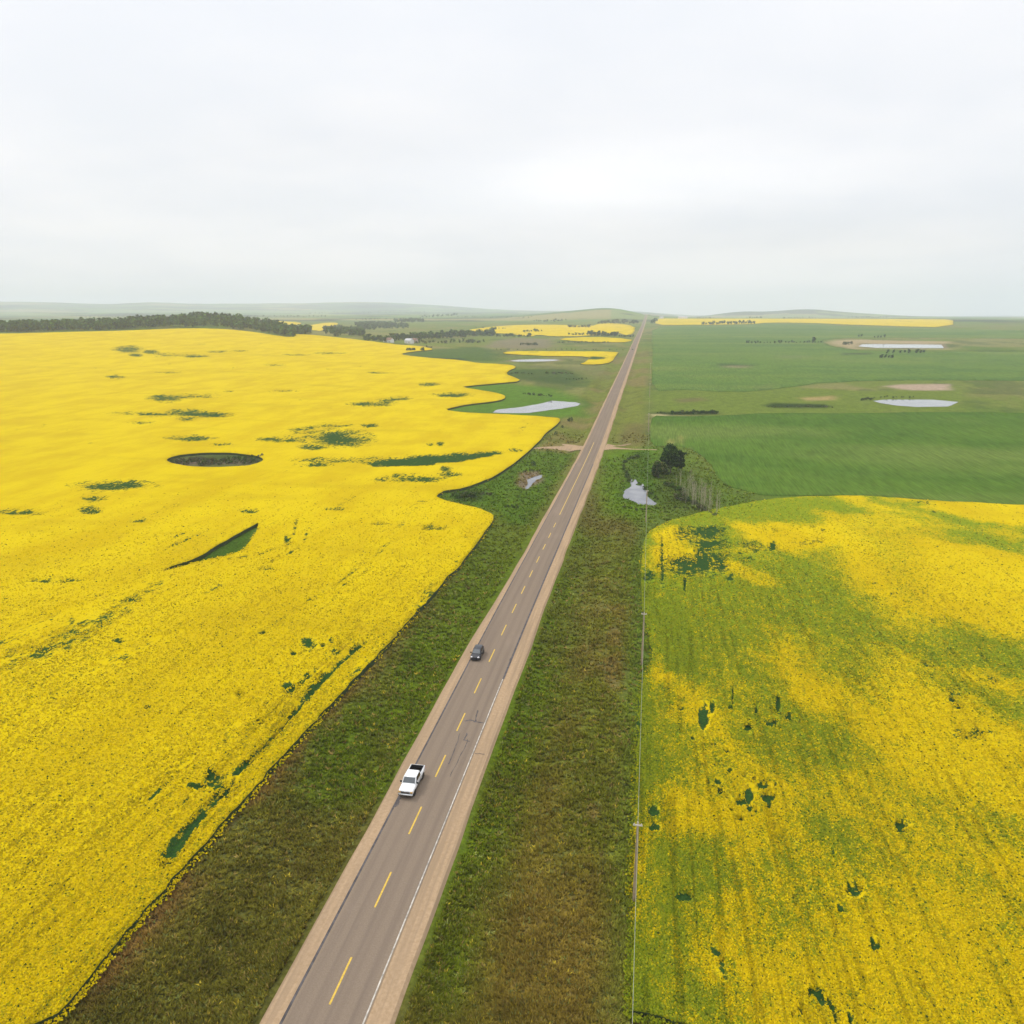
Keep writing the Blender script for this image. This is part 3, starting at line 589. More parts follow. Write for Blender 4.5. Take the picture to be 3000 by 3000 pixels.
wl = 5.2 - .85 * sstep(120, 190, ys) + (fbm(ys / 14, ys * 0, 501, 2) - .5) * .4; wr = 6.05 + (fbm(ys / 14, ys * 0, 511, 2) - .5) * .5
for i, (y, z) in enumerate(zip(ys, Z)):
    V += [(RX - wl[i] - .4, y, z - .42), (RX - wl[i], y, z - .03), (RX + wr[i], y, z - .03), (RX + wr[i] + .4, y, z - .42)]
for i in range(len(ys) - 1): F += [(i * 4 + j, i * 4 + j + 1, i * 4 + j + 5, i * 4 + j + 4) for j in range(3)]
tag(link('road_shoulder', np_mesh('road_shoulder', np.array(V), np.array(F), [M_GRAVEL])), 'tan gravel shoulder either side of the highway', 'road shoulder', kind='structure')
tag(link('road', strip('road', 0, 0, M_ASPH, 0, xs=[-3.55, -1.8, 0, 1.9, 3.9])), 'two lane asphalt highway running straight to the skyline', 'road', kind='structure')
# markings
dash_y = []
pd = unproj([(1238, 2363), (1311, 2213), (1362, 2089), (1410, 1987), (1449, 1903), (1483, 1831.6), (1515, 1768.6)], f=lambda x, y: road_z(y))
per = np.polyfit(np.arange(7), pd[:, 1], 1); print('dash x', (pd[:, 0] - RX).round(2), 'period', per)
V = []; F = []
def quad(x0, x1, y0, y1, dz):
    Y = np.unique(np.concatenate([[y0], np.arange(y0, y1, 3.0), [y1]])); Z = road_z(Y); n0 = len(V)
    for y, z in zip(Y, Z): V.append((RX + x0, y, z + dz)); V.append((RX + x1, y, z + dz))
    for i in range(len(Y) - 1): F.append((n0 + 2 * i, n0 + 2 * i + 1, n0 + 2 * i + 3, n0 + 2 * i + 2))
ysol = unproj([(1641, 1508), (1742, 1296)], f=lambda x, y: road_z(y))[:, 1]
for k in range(-9, 60):
    y1 = per[1] + per[0] * k; y0 = y1 - .45 * per[0]
    if y1 < ysol[0] - 2: quad(-.10, .10, y0, y1, .012)
quad(-.12, .08, ysol[0], ysol[1], .012)
tag(link('centre_line', np_mesh('centre_line', np.array(V), np.array(F), [M_YPAINT])), 'yellow dashed centre line becoming solid before the crossing', 'road marking', kind='structure')
V = []; F = []; quad(3.62, 3.76, -60, 118, .012)
tag(link('edge_line', np_mesh('edge_line', np.array(V), np.array(F), [M_WPAINT])), 'white painted line on the near right edge of the road', 'road marking', kind='structure')
V = []; F = []; quad(-3.62, -3.36, -60, 330, .008); quad(3.60, 3.95, 118, 330, .008)
tag(link('edge_seal', np_mesh('edge_seal', np.array(V), np.array(F), [M_SEAL])), 'dark sealed strips along both asphalt edges', 'road marking', kind='structure')
# cracks and dark stains
V = []; F = []
def crack(pts, w):
    P = unproj(pts, f=lambda x, y: road_z(y)); n0 = len(V)
    Q = []
    for i in range(len(P) - 1):
        for j in range(5): Q.append(P[i] + (P[i + 1] - P[i]) * j / 5 + (rng.random(2) - .5) * .18)
    Q.append(P[-1]); Q = np.array(Q); Tn = np.gradient(Q, axis=0); Nn = np.stack([-Tn[:, 1], Tn[:, 0]], -1); Nn /= np.linalg.norm(Nn, axis=1)[:, None] + 1e-9
    for q, nn in zip(Q, Nn):
        ww = w * (.5 + rng.random()); z = float(road_z(np.array([q[1]]))[0])
        a = q + nn * ww; b = q - nn * ww
        V.append((a[0], a[1], z + .006)); V.append((b[0], b[1], z + .006))
    for i in range(len(Q) - 1): F.append((n0 + 2 * i, n0 + 2 * i + 1, n0 + 2 * i + 3, n0 + 2 * i + 2))
ZD = lambda p: zl(p, (900, 1750), 2.415)
for p, w in [(ZD([(1210,800),(1195,860),(1185,885)]),.12),(ZD([(1110,875),(1160,868),(1185,878),(1250,888)]),.16),(ZD([(1130,960),(1110,1010),(1150,1020)]),.10),(ZD([(1440,430),(1430,470)]),.15),(ZD([(1080,960),(1050,1060),(1000,1180)]),.05),(ZD([(1140,1000),(1080,1130),(1010,1270)]),.05),(ZD([(655,1410),(640,1460),(615,1480)]),.22),(ZD([(1185,1105),(1255,1110)]),.06)]: crack(p, w)
tag(link('road_crack', np_mesh('road_crack', np.array(V), np.array(F), [M_CRACK])), 'dark tar cracks and stains in the near right lane', 'road stain', kind='structure')
# farm approaches
TRACKS = []
def track(px, widths, lab):
    P = unproj(px); Q = []; Wd = []
    for i in range(len(P) - 1):
        for j in range(8): Q.append(P[i] + (P[i + 1] - P[i]) * j / 8); Wd.append(widths[i] + (widths[i + 1] - widths[i]) * j / 8)
    Q.append(P[-1]); Wd.append(widths[-1]); Q = np.array(Q); Tn = np.gradient(Q, axis=0); Nn = np.stack([-Tn[:, 1], Tn[:, 0]], -1); Nn /= np.linalg.norm(Nn, axis=1)[:, None]
    TRACKS.append((Q, Wd)); V = []; F = []
    for k, (q, nn, w) in enumerate(zip(Q, Nn, Wd)):
        for s in np.linspace(-1, 1, 5):
            p = q + nn * s * w * (.92 + .2 * rng.random()); zt = float(T(np.array([p[0]]), np.array([p[1]]))[0]); zr = float(road_z(np.array([p[1]]))[0])
            dx = abs(p[0] - RX); z = zt + .06 + max(0.0, zr - .04 - zt - .06) * (1 - float(sstep(5.8, 10, dx)))
            V.append((p[0], p[1], z))
    n = 5
    for i in range(len(Q) - 1): F += [(i * n + j, i * n + j + 1, (i + 1) * n + j + 1, (i + 1) * n + j) for j in range(n - 1)]
    F = np.array(F); V = np.array(V)
    if np.cross(V[F[0][1]] - V[F[0][0]], V[F[0][2]] - V[F[0][0]])[2] < 0: F = F[:, ::-1]
    tag(link('farm_track', np_mesh('farm_track', V, F, [M_GRAVEL])), lab, 'farm track', kind='structure')
track([(1703,1309),(1680,1311),(1650,1312),(1600,1312),(1562,1314)], [13,7,3.8,2.4,1.8], 'gravel approach leaving the road towards the left canola')
track([(1758,1311),(1768,1311),(1778,1311.5),(1792,1312.5),(1810,1313.5),(1850,1316),(1925,1318)], [19,12,6.5,3.6,2.0,1.0,.8], 'short gravel approach on the right shoulder facing the pond')
HAZE = 0.00014
# ------------------------------------------------------------------ scattered plants near the camera
def inside(loops, x, y, margin=0.0):
    ok = poly_sd(loops[0], x, y) < -margin
    for h in loops[1:]: ok &= poly_sd(h, x, y) > margin
    return ok
def sample_view(n, a0, a1, d0, d1):
    """even over the picture: density falls with the square of distance"""
    a = np.radians(rng.uniform(a0, a1, n)); w = rng.uniform(1 / d1, 1 / d0, n); D = 1 / w
    return D * np.sin(a), D * np.cos(a), D
def heads(name, loops, gaps, thins, noisef, hgt, n, a0, a1, d0, d1, lab):
    x, y, D = sample_view(n, a0, a1, d0, d1)
    sd = poly_sd(loops[0], x, y); k = (sd < 0) | ((sd < .9) & (rng.random(n) < .55 * (1 - sd / .9)))
    for h in loops[1:]: k &= poly_sd(h, x, y) > -.3
    x, y, D, sd = x[k], y[k], D[k], sd[k]
    A = np.zeros(len(x)); B = np.zeros(len(x))
    for s in gaps: A = np.maximum(A, s.mask(x, y) * s.val)
    for s in thins: B = np.maximum(B, s.mask(x, y) * s.val)
    ga, gb = noisef(x, y); A = np.maximum(A, ga); B = np.maximum(B, gb)
    # ragged drill-row gaps
    n4 = fbm(x / .8, y / 1.6, 610, 3) - .5; n2 = fbm(x / .5, y / 9, 620, 3) - .5
    n5 = fbm(x / 6, y / 8, 640, 5) - .5; A = A + (n5 * 2.3 + n4 * 1.6) * sstep(.02, .3, A) * (1 - .65 * sstep(.75, 1.1, A))
    low = np.where(sd > 0, .55, 1.0); keep = ((A + n4 * .85 + n2 * .65) < .53) & (rng.random(len(x)) < 1.05 - .9 * sstep(130, d1, D)); x, y, D, A, B, n4, low = x[keep], y[keep], D[keep], A[keep], B[keep], n4[keep], low[keep]
    m = len(x); r = (.07 + .00062 * D) * rng.uniform(.7, 1.35, m)
    h = low * hgt * (1 - .5 * sstep(.35, .8, A)) * (.90 + .22 * fbm(x / 3.0, y / 5.0, 77, 3)) + rng.uniform(-.10, .14, m)
    z = T(x, y) + h; th = rng.uniform(0, 6.283, m)
    V = np.zeros((m, 5, 3))
    for j in range(4):
        a = th + j * math.pi / 2; V[:, j, 0] = x + r * np.cos(a); V[:, j, 1] = y + r * np.sin(a); V[:, j, 2] = z + rng.uniform(-.10, .04, m) - .03
    V[:, 4, 0] = x + rng.uniform(-.04, .04, m); V[:, 4, 1] = y + rng.uniform(-.04, .04, m); V[:, 4, 2] = z + r * .55
    i = np.arange(m)[:, None] * 5
    F = np.concatenate([np.concatenate([i + j, i + (j + 1) % 4, i + 4], 1) for j in range(4)])
    u = rng.random(m)
    col = np.where((u < .62)[:, None], np.array([.60, .445, .004]), np.where((u < .85)[:, None], np.array([.55, .39, .003]), np.array([.36, .29, .006])))
    tb = B + (rng.random(m) - .5) * .62 + n4 * .7
    ol_ = np.where((rng.random(m) < .65)[:, None], np.array([.23, .255, .011]), np.array([.14, .19, .010])); tm = sstep(.22, .68, tb)[:, None]; col = col * (1 - tm) + ol_ * tm
    col = np.where((rng.random(m) < .03)[:, None], np.array([.06, .085, .010]), col) * (rng.uniform(.82, 1.12, m) * (1 - .30 * sstep(.52, .74, fbm(x / .55, y / 14, 650, 3))))[:, None]
    me = np_mesh(name, V.reshape(-1, 3), F, [M_HEAD]); cattr(me, 'tint', np.tile(col, (4, 1)), 'FACE')
    tag(link(name, me), lab, 'crop flowers', 'canola flower heads', 'stuff')
heads('canola_flowers', loopsL, gl, [], left_noise, 1.15, 430000, -52, -11, 50, 300, 'yellow flower heads over the left canola crop')
heads('canola_flowers', loopsR, gr, tr, right_noise, .95, 420000, -3, 31, 52, 300, 'yellow and green flower heads over the lower right canola crop')
def tufts(name, n, a0, a1, d0, d1, lab, hmul=1.0, nb=4, region=None):
    x, y, D = sample_view(n, a0, a1, d0, d1); dx = x - RX
    k = ((dx < -6.2) | (dx > 7.1)) & (np.abs(dx) < 70)
    if region is not None: k &= region(x, y)
    x, y, D = x[k], y[k], D[k]
    k = ~inside(loopsL, x, y, -.4) & ~inside(loopsR, x, y, -.4) & ~inside(loopsW, x, y, 0)
    for P, lev, bl in PONDS[:3]: k &= poly_sd(P, x, y) > .3
    for Q_, W_ in TRACKS:
        for q_, w_ in zip(Q_, W_): k &= np.hypot(x - q_[0], y - q_[1]) > w_ * 1.1
    x, y, D = x[k], y[k], D[k]; m = len(x); z = T(x, y)
    cl = fbm(x / 1.6, y / 1.6, 700, 3); cl2 = fbm(x / 5, y / 5, 710, 3)
    keep = rng.random(m) < sstep(.25, .55, cl) * .8 + .2
    x, y, D, z, cl, cl2 = x[keep], y[keep], D[keep], z[keep], cl[keep], cl2[keep]; m = len(x)
    s = (.16 + .0014 * D) * rng.uniform(.6, 1.5, m); hh = hmul * (.14 + .26 * cl + .0010 * D) * rng.uniform(.5, 1.5, m)
    c = ground_cover(x, y) * np.array([1.0, 1.06, .9]); u = rng.random(m)
    c = np.where(((u < .07) & (D < 190))[:, None], np.array([.15, .125, .045]), c); c = np.where(((u > .13) & (u < .20))[:, None], np.array([.11, .14, .05]), c)
    c = np.where(((u > .98) & (D < 130))[:, None], np.array([.25, .22, .03]), c)
    fd = 1 - .6 * sstep(120, 260, D)
    c = c * np.array([1.12, .97, .68]) * 1.30 * ((1 + rng.uniform(-.35, .40, m) * fd) * (.7 + .6 * cl2))[:, None]
    V = np.zeros((m, nb, 3, 3)); th0 = rng.uniform(0, 6.283, m)
    for j in range(nb):
        a = th0 + j * 6.283 / nb + rng.uniform(-.5, .5, m); w = s * rng.uniform(.35, .6, m); ca, sa = np.cos(a), np.sin(a); lean = s * rng.uniform(.5, 1.5, m)
        V[:, j, 0] = np.stack([x - sa * w, y + ca * w, z - .03], -1); V[:, j, 1] = np.stack([x + sa * w, y - ca * w, z - .03], -1)
        V[:, j, 2] = np.stack([x + ca * lean, y + sa * lean, z + hh * rng.uniform(.6, 1.1, m)], -1)
    F = np.arange(m * nb * 3).reshape(-1, 3)
    me = np_mesh(name, V.reshape(-1, 3), F, [M_TUFT]); cattr(me, 'tint', np.repeat(c, nb, 0), 'FACE')
    tag(link(name, me), lab, 'grass', None, 'stuff')
tufts('grass', 300000, -50, 8, 48, 420, 'rough grass and weeds filling the ditches beside the highway')

# ------------------------------------------------------------------ trees and shrubs
M_LEAF = face_mat('tree_leaves'); M_BARK = plain('tree_bark', (.10, .085, .07), .9, .3, 5); M_PALE = plain('pale_bark', (.37, .33, .23), .9, .3, 4)
def tube(pts, rad, sides=6):
    V = []; F = []
    for i, (p, r) in enumerate(zip(pts, rad)):
        p = Vector(p); d = (Vector(pts[min(i + 1, len(pts) - 1)]) - Vector(pts[max(i - 1, 0)])).normalized()
        u = d.orthogonal().normalized(); w = d.cross(u)
        for k in range(sides):
            a = 2 * math.pi * k / sides; V.append(p + (u * math.cos(a) + w * math.sin(a)) * r)
    for i in range(len(pts) - 1):
        for k in range(sides): F.append((i * sides + k, i * sides + (k + 1) % sides, (i + 1) * sides + (k + 1) % sides, (i + 1) * sides + k))
    return np.array([tuple(v) for v in V]), np.array(F)
def join(parts):
    V = []; F = []; n = 0
    for v, f in parts: V.append(v); F.append(f + n); n += len(v)
    return np.concatenate(V), np.concatenate(F)
def leaves(blobs, n, size, cols, r):
    """n leaf clumps through a set of ellipsoids (centre, radii)"""
    w = np.array([b[1][0] * b[1][1] * b[1][2] for b in blobs]) ** .75; w /= w.sum(); which = r.choice(len(blobs), n, p=w)
    C = np.array([b[0] for b in blobs])[which]; R = np.array([b[1] for b in blobs])[which]
    d = r.normal(size=(n, 3)); d /= np.linalg.norm(d, axis=1)[:, None]; rad = r.random(n) ** .38
    p = C + d * R * rad[:, None]
    nrm = d * .8 + r.normal(size=(n, 3)) * .7; nrm[:, 2] += .35; nrm /= np.linalg.norm(nrm, axis=1)[:, None]
    t = np.cross(nrm, r.normal(size=(n, 3))); t /= np.linalg.norm(t, axis=1)[:, None] + 1e-9; b = np.cross(nrm, t)
    s = (size * r.uniform(.55, 1.35, n))[:, None]; k = r.uniform(.6, 1.0, n)[:, None]
    V = np.stack([p - t * s - b * s * k * .6, p + t * s * .8 - b * s * k, p + t * s + b * s * k * .7, p - t * s * .7 + b * s * k], 1)
    cc = np.array(cols)[r.integers(0, len(cols), n)] * r.uniform(.7, 1.35, n)[:, None]
    return V.reshape(-1, 3), np.arange(4 * n).reshape(-1, 4), cc
DARK = [(.036, .078, .018), (.046, .092, .020), (.028, .062, .018)]; MIDG = [(.062, .120, .020), (.078, .138, .024), (.048, .095, .018)]; BROWN = [(.10, .095, .032), (.08, .095, .028), (.07, .085, .026)]; GREYG = [(.13, .13, .075), (.095, .115, .055), (.15, .13, .085)]
def crown_blobs(r, h, w, low=.2, n=7):
    bl = [((0, 0, h * .60), (w * .34, w * .34, h * .34))]
    for k in range(n):
        a = r.uniform(0, 6.283); q = r.uniform(.15, .34) * w; zz = h * r.uniform(low + .15, .86); s = w * r.uniform(.14, .24)
        bl.append(((q * math.cos(a), q * math.sin(a), zz), (s, s, s * r.uniform(.7, 1.0))))
    return bl
def tree_meshes(seed, h, w, nl, size, cols, low=.2, limbs=5, bark=None, nb=7):
    r = np.random.default_rng(seed); bl = crown_blobs(r, h, w, low, nb)
    parts = [tube([(0, 0, -.3), (.05 * w * r.normal() * .3, 0, h * .35), (0, .03 * w, h * .75)], [h * .022, h * .016, h * .005])]
    for k in range(limbs):
        c = bl[1 + k % (len(bl) - 1)][0]; parts.append(tube([(0, 0, h * .22 + k * h * .05), (c[0] * .5, c[1] * .5, c[2] * .7), c], [h * .009, h * .006, h * .002], 5))
    tv, tf = join(parts); lv, lf, lc = leaves(bl, nl, size, cols, r)
    return (tv, tf), (lv, lf, lc)
def single_tree_mesh(name, *a, **k):
    bark = k.pop('barkm', M_BARK); (tv, tf), (lv, lf, lc) = tree_meshes(*a, **k)
    me = np_mesh(name, np.concatenate([tv, lv]), np.concatenate([tf, lf + len(tv)]), [bark, M_LEAF], mi=np.concatenate([np.zeros(len(tf)), np.ones(len(lf))]))
    cattr(me, 'tint', np.concatenate([np.zeros((len(tf), 3)), lc]), 'FACE'); return me
def at(px, py, zoff=0.0):
    p = unproj([(px, py)], zoff)[0]; return float(p[0]), float(p[1]), float(T(np.array([p[0]]), np.array([p[1]]))[0])
# unit trees one metre high, scaled per copy
FAR = {'dark': [single_tree_mesh('far_tree', 40 + i, 1.0, .95, 150, .085, DARK, low=.05) for i in range(5)],
       'mid': [single_tree_mesh('far_tree', 60 + i, 1.0, 1.05, 150, .085, MIDG, low=.0) for i in range(4)],
       'shrub': [single_tree_mesh('shrub', 80 + i, 1.0, 1.7, 150, .10, DARK + BROWN, low=-.15, limbs=3) for i in range(4)],
       'grey': [single_tree_mesh('shrub', 90 + i, 1.0, 1.6, 150, .10, GREYG + BROWN, low=-.15, limbs=3) for i in range(3)]}
def put_tree(kind, x, y, h, lab, group, cat='tree', name='tree', wide=1.0):
    z = float(T(np.array([x]), np.array([y]))[0]); me = random.choice(FAR[kind])
    o = link(name, me); o.location = (x, y, z - .02 * h); w = h * random.uniform(.85, 1.15) * wide
    o.scale = (w, w, h); o.rotation_euler = (0, 0, random.uniform(0, 6.28)); tag(o, lab, cat, group); return o
FARSET = []
def belt(x0, x1, y0, y1, hpx, n, kind, lab, group, depth=18.0, name='tree', cat='tree', wide=1.0, Dmax=15000.0):
    for i in range(n):
        t = (i + random.random() * .8) / n; px = x0 + (x1 - x0) * t; py = y0 + (y1 - y0) * t
        p = unproj([(px, py)], 0, Dmax)[0]; D = math.hypot(*p); k = 1 + random.uniform(0, depth) / D
        h = random.uniform(*hpx) * D / FPX
        kk = random.choice(kind) if isinstance(kind, (list, tuple)) else kind
        if name == 'tree' and D > 2350: FARSET.append((p[0] * k, p[1] * k, h)); continue
        put_tree(kk, p[0] * k, p[1] * k, h, lab, group, cat, name, wide)
belt(1068, 1150, 1000, 1004, (12, 22), 16, ['dark', 'mid'], 'dark tree beside the white farmhouse behind the yellow field', 'trees round the farmhouse', 45)
belt(1150, 1450, 1000, 984, (13, 25), 70, ['dark', 'dark', 'mid'], 'tree in the thick shelter belt stretching right from the farmstead', 'trees of the farmstead shelter belt', 60)
belt(1210, 1420, 1010, 1004, (6, 12), 18, ['mid', 'shrub'], 'low bushy tree below the farmstead shelter belt', 'bushes below the farmstead shelter belt', 60, 'shrub', 'shrub')
belt(1192, 1218, 1029, 1030, (9, 12), 5, 'dark', 'dark tree in the clump standing in the notch of the yellow field', 'tree clump in the notch', 10)
belt(1232, 1243, 1029, 1029, (10, 13), 2, 'dark', 'dark tree right of the clump in the notch of the yellow field', 'pair of trees in the notch', 4)
belt(1246, 1270, 1019, 1020, (4, 8), 4, 'dark', 'small tree at the tip of the yellow field notch', 'small trees at the field tip', 6)
belt(1452, 1560, 987, 988, (5, 13), 16, ['dark', 'mid'], 'tree in the straggling row below the broad pale canola field', 'straggling trees below the broad canola field', 25)
belt(1722, 1812, 984, 987, (11, 17), 17, 'dark', 'tall dark tree in the dense block beside the pale canola field', 'dense dark tree block', 30)
belt(1812, 1858, 988, 988, (4, 8), 9, 'dark', 'low tree between the dense dark block and the road', 'low trees beside the road', 12)
belt(1666, 1712, 983, 983, (5, 10), 7, ['dark', 'mid'], 'small scattered tree inside the broad pale canola field', 'scattered trees in the canola', 20)
belt(1663, 1730, 960, 960, (5, 11), 12, 'dark', 'tree in the dark clump along the top edge of the broad canola field', 'trees on the upper canola edge', 30)
belt(1530, 1588, 975, 972, (5, 11), 9, ['dark', 'mid'], 'tree in the loose group in the middle of the broad canola field', 'loose trees in the broad canola field', 30)
belt(1395, 1490, 962, 965, (2, 5), 9, 'dark', 'tiny dark tree on the left part of the broad canola field', 'tiny trees in the broad canola field', 20)
belt(1630, 1790, 1005, 1005, (3, 6), 22, ['shrub', 'dark'], 'low bush in the hedge under the narrow canola strip', 'hedge bushes under the canola strip', 14, 'shrub', 'shrub')
belt(1524, 1576, 1012, 1012, (5, 9), 8, ['shrub', 'dark'], 'bush in the grey green patch left of the narrow canola strip', 'bushes on the grey green patch', 14, 'shrub', 'shrub')
belt(1455, 1860, 1026, 1026, (1.5, 4), 34, ['shrub', 'mid'], 'low bush in the line just above the thin yellow strip', 'bushes above the thin canola strip', 14, 'shrub', 'shrub')
belt(1752, 1870, 950, 949, (7, 14), 24, ['dark', 'mid'], 'tree in the dark wood at the foot of the grassy hill', 'trees at the foot of the grassy hill', 120)
belt(1908, 1918, 948, 947, (9, 16), 4, 'dark', 'tree in the clump right of the road just below the skyline', 'trees by the road crest', 20)
belt(1560, 1660, 945, 942, (4, 8), 14, ['dark', 'mid'], 'distant hazy tree on the plain left of the grassy hill', 'hazy trees left of the grassy hill', 150)
belt(1235, 1345, 932, 925, (5, 9), 16, 'dark', 'distant hazy tree in the ridge top clump on the plain', 'hazy ridge trees', 200)
belt(2182, 2262, 1006, 1006, (4, 8), 9, 'dark', 'tree in the left half of the row across the bluish green crop', 'tree row in the green crop, left half', 12)
belt(2262, 2412, 1006, 1005, (4, 9), 17, 'dark', 'tree in the right half of the row across the bluish green crop', 'tree row in the green crop, right half', 12)
belt(2383, 2391, 1004, 1004, (15, 17), 1, 'dark', 'tallest tree standing out of the row across the bluish green crop', None, 4)
belt(2472, 2494, 1010, 1010, (7, 10), 3, 'shrub', 'dark bush on the grass just left of the far pale pond', 'bushes by the far pond', 6, 'shrub', 'shrub')
belt(2055, 2212, 952, 950, (6, 12), 26, ['dark', 'dark', 'grey'], 'tree in the grey row on the lower edge of the skyline canola band', 'trees below the skyline canola band', 20)
belt(2574, 2622, 1050, 1049, (7, 12), 5, 'dark', 'dark tree at the far right edge of the green crop', 'trees at the far right edge', 8)
belt(2600, 2720, 1035, 1035, (7, 12), 8, 'dark', 'dark tree behind the far right edge of the green crop', 'trees behind the far right edge', 8)
belt(2512, 2526, 987, 987, (5, 8), 2, 'dark', 'small tree left of the bushes above the far pond', 'small trees above the far pond', 6)
belt(2560, 2592, 990, 989, (5, 9), 4, 'dark', 'bush on the bank above the far pale pond', 'bushes above the far pond', 8, 'shrub', 'shrub')
belt(2040, 2094, 934, 933, (2.5, 5), 8, 'dark', 'tiny tree on the skyline left of the far hill', 'skyline trees left of the far hill', 40)
belt(2187, 2236, 933, 933, (3, 6), 9, 'dark', 'tiny tree on the skyline in front of the far hill', 'skyline trees before the far hill', 40)
belt(2290, 2390, 933, 933, (2.5, 5), 12, 'dark', 'tiny tree on the skyline under the right hump of the far hill', 'skyline trees under the right hump', 40)
belt(2484, 2600, 932, 932, (3, 5.5), 16, 'dark', 'tiny tree on the skyline at the far right', 'skyline trees at the far right', 40)
belt(1965, 2104, 1215, 1213, (7, 13), 30, ['shrub', 'shrub', 'dark'], 'dark bush in the row along the lower edge of the pasture band', 'bush row on the pasture band', 5, 'shrub', 'shrub')
belt(1925, 1965, 1212, 1214, (3, 6), 6, 'shrub', 'low bush left of the bush row on the pasture band', 'low bushes beside the bush row', 3, 'shrub', 'shrub')
belt(2240, 2440, 1194, 1195, (3, 6), 24, ['shrub', 'grey'], 'low willow in the dark reed patch in the pasture band', 'willows in the reed patch', 6, 'shrub', 'shrub')
belt(2520, 2556, 1174, 1173, (5, 9), 6, 'shrub', 'bush at the left tip of the bluish pond', 'bushes by the bluish pond', 4, 'shrub', 'shrub')
belt(2560, 2680, 1166, 1166, (3, 5), 10, 'shrub', 'low bush behind the bluish pond', 'bushes behind the bluish pond', 4, 'shrub', 'shrub')
belt(1530, 1620, 1156, 1164, (4, 8), 13, ['shrub', 'dark'], 'dark bush on the bank behind the long grey pond', 'bushes behind the long pond', 4, 'shrub', 'shrub')
belt(1600, 1680, 1096, 1098, (3, 6), 12, ['grey', 'shrub'], 'grey bush on the pasture above the long grey pond', 'bushes on the pasture above the pond', 12, 'shrub', 'shrub')
belt(1480, 1560, 1096, 1098, (3, 6), 9, ['shrub'], 'dark bush beside the tip of the yellow field above the long pond', 'bushes beside the field tip', 12, 'shrub', 'shrub')
belt(1660, 1720, 1115, 1112, (3, 6), 7, ['shrub'], 'small bush on the grass slope near the road above the pond', 'bushes on the grass slope', 10, 'shrub', 'shrub')
for (px, py, hp, lab) in [(1670, 1234, 13, 'round dark bush on the verge, highest of three beside the canola corner'), (1648, 1253, 8, 'middle one of three dark bushes beside the canola corner'), (1629, 1273, 10, 'wide dark bush, lowest of three beside the canola corner'), (1563, 1365, 14, 'dark bush beside the canola edge above the muddy pond')]:
    x, y, z = at(px, py); D = math.hypot(x, y); put_tree('shrub', x, y, hp * D / FPX, lab, None, 'shrub', 'shrub', .9)
belt(1330, 1400, 1462, 1458, (10, 18), 11, ['shrub', 'mid'], 'dark willow bush in the cove of the yellow field', 'willows in the field cove', 5, 'shrub', 'shrub')
belt(1405, 1440, 1455, 1455, (8, 14), 4, 'grey', 'bare greyish bush at the right end of the cove willows', 'greyish bushes in the cove', 4, 'shrub', 'shrub', .8)
belt(1480, 1525, 1488, 1489, (6, 9), 6, 'shrub', 'low dark bush on the grass below the cove', 'low bushes below the cove', 3, 'shrub', 'shrub')
belt(1520, 1590, 1385, 1382, (5, 9), 7, ['grey', 'mid'], 'reed clump on the far bank of the small muddy pond', 'reed clumps at the muddy pond', 3, 'reed_clump', 'reeds', .7)
belt(500, 625, 1363, 1365, (7, 14), 38, ['grey', 'shrub', 'grey'], 'brownish bush inside the oval hollow of the yellow field, left half', 'bushes in the oval hollow, left half', 14, 'shrub', 'shrub')
belt(625, 765, 1365, 1358, (7, 14), 36, ['grey', 'shrub', 'mid'], 'brownish green bush inside the oval hollow of the yellow field, right half', 'bushes in the oval hollow, right half', 14, 'shrub', 'shrub')
belt(640, 960, 929, 931, (3, 6), 34, 'dark', 'hazy tree in the long line on the plain behind the wooded hill', 'hazy tree line behind the wooded hill', 300)
belt(900, 1250, 920, 917, (2.5, 5), 36, 'dark', 'very faint tree in the far line left of the ridge top clump', 'faint far tree line', 400)
belt(250, 560, 931, 929, (3, 6), 28, 'dark', 'hazy tree beyond the left part of the wooded hill', 'hazy trees beyond the far left wood', 300)
belt(1340, 1560, 930, 934, (2.5, 5), 24, 'dark', 'hazy tree on the green plain right of the ridge top clump', 'hazy trees on the green plain', 300)
belt(1040, 1240, 938, 936, (3, 6), 22, ['dark', 'mid'], 'hazy tree on the rise just above the broad canola field', 'hazy trees on the rise', 150)
# shrubs round the pond by the power line
belt(1825, 1875, 1358, 1340, (8, 13), 7, 'shrub', 'dark bush in the row left of the round tree beyond the pond', 'bush row beyond the pond', 4, 'shrub', 'shrub')
belt(1826, 1846, 1372, 1420, (9, 15), 7, 'shrub', 'dark willow on the left bank of the ragged pond', 'willows on the left pond bank', 3, 'shrub', 'shrub')
belt(1870, 1930, 1420, 1472, (5, 9), 9, ['shrub'], 'low dark bush on the right bank of the ragged pond', 'low bushes on the right pond bank', 3, 'shrub', 'shrub')
belt(1820, 1900, 1492, 1500, (4, 8), 9, ['shrub', 'grey'], 'small bush on the grass just below the ragged pond', 'small bushes below the pond', 3, 'shrub', 'shrub')
belt(1945, 2010, 1425, 1450, (10, 17), 9, ['shrub', 'mid'], 'bushy willow between the round tree and the pale bare trees', 'willows before the pale trees', 5, 'shrub', 'shrub')
belt(1975, 2015, 1465, 1478, (12, 18), 6, ['shrub', 'grey'], 'grey green willow in front of the pale bare trees', 'willows in front of the pale trees', 4, 'shrub', 'shrub')
belt(1965, 2060, 1490, 1497, (5, 8), 8, ['shrub'], 'small dark bush above the top edge of the lower right canola', 'bushes above the lower canola', 3, 'shrub', 'shrub')
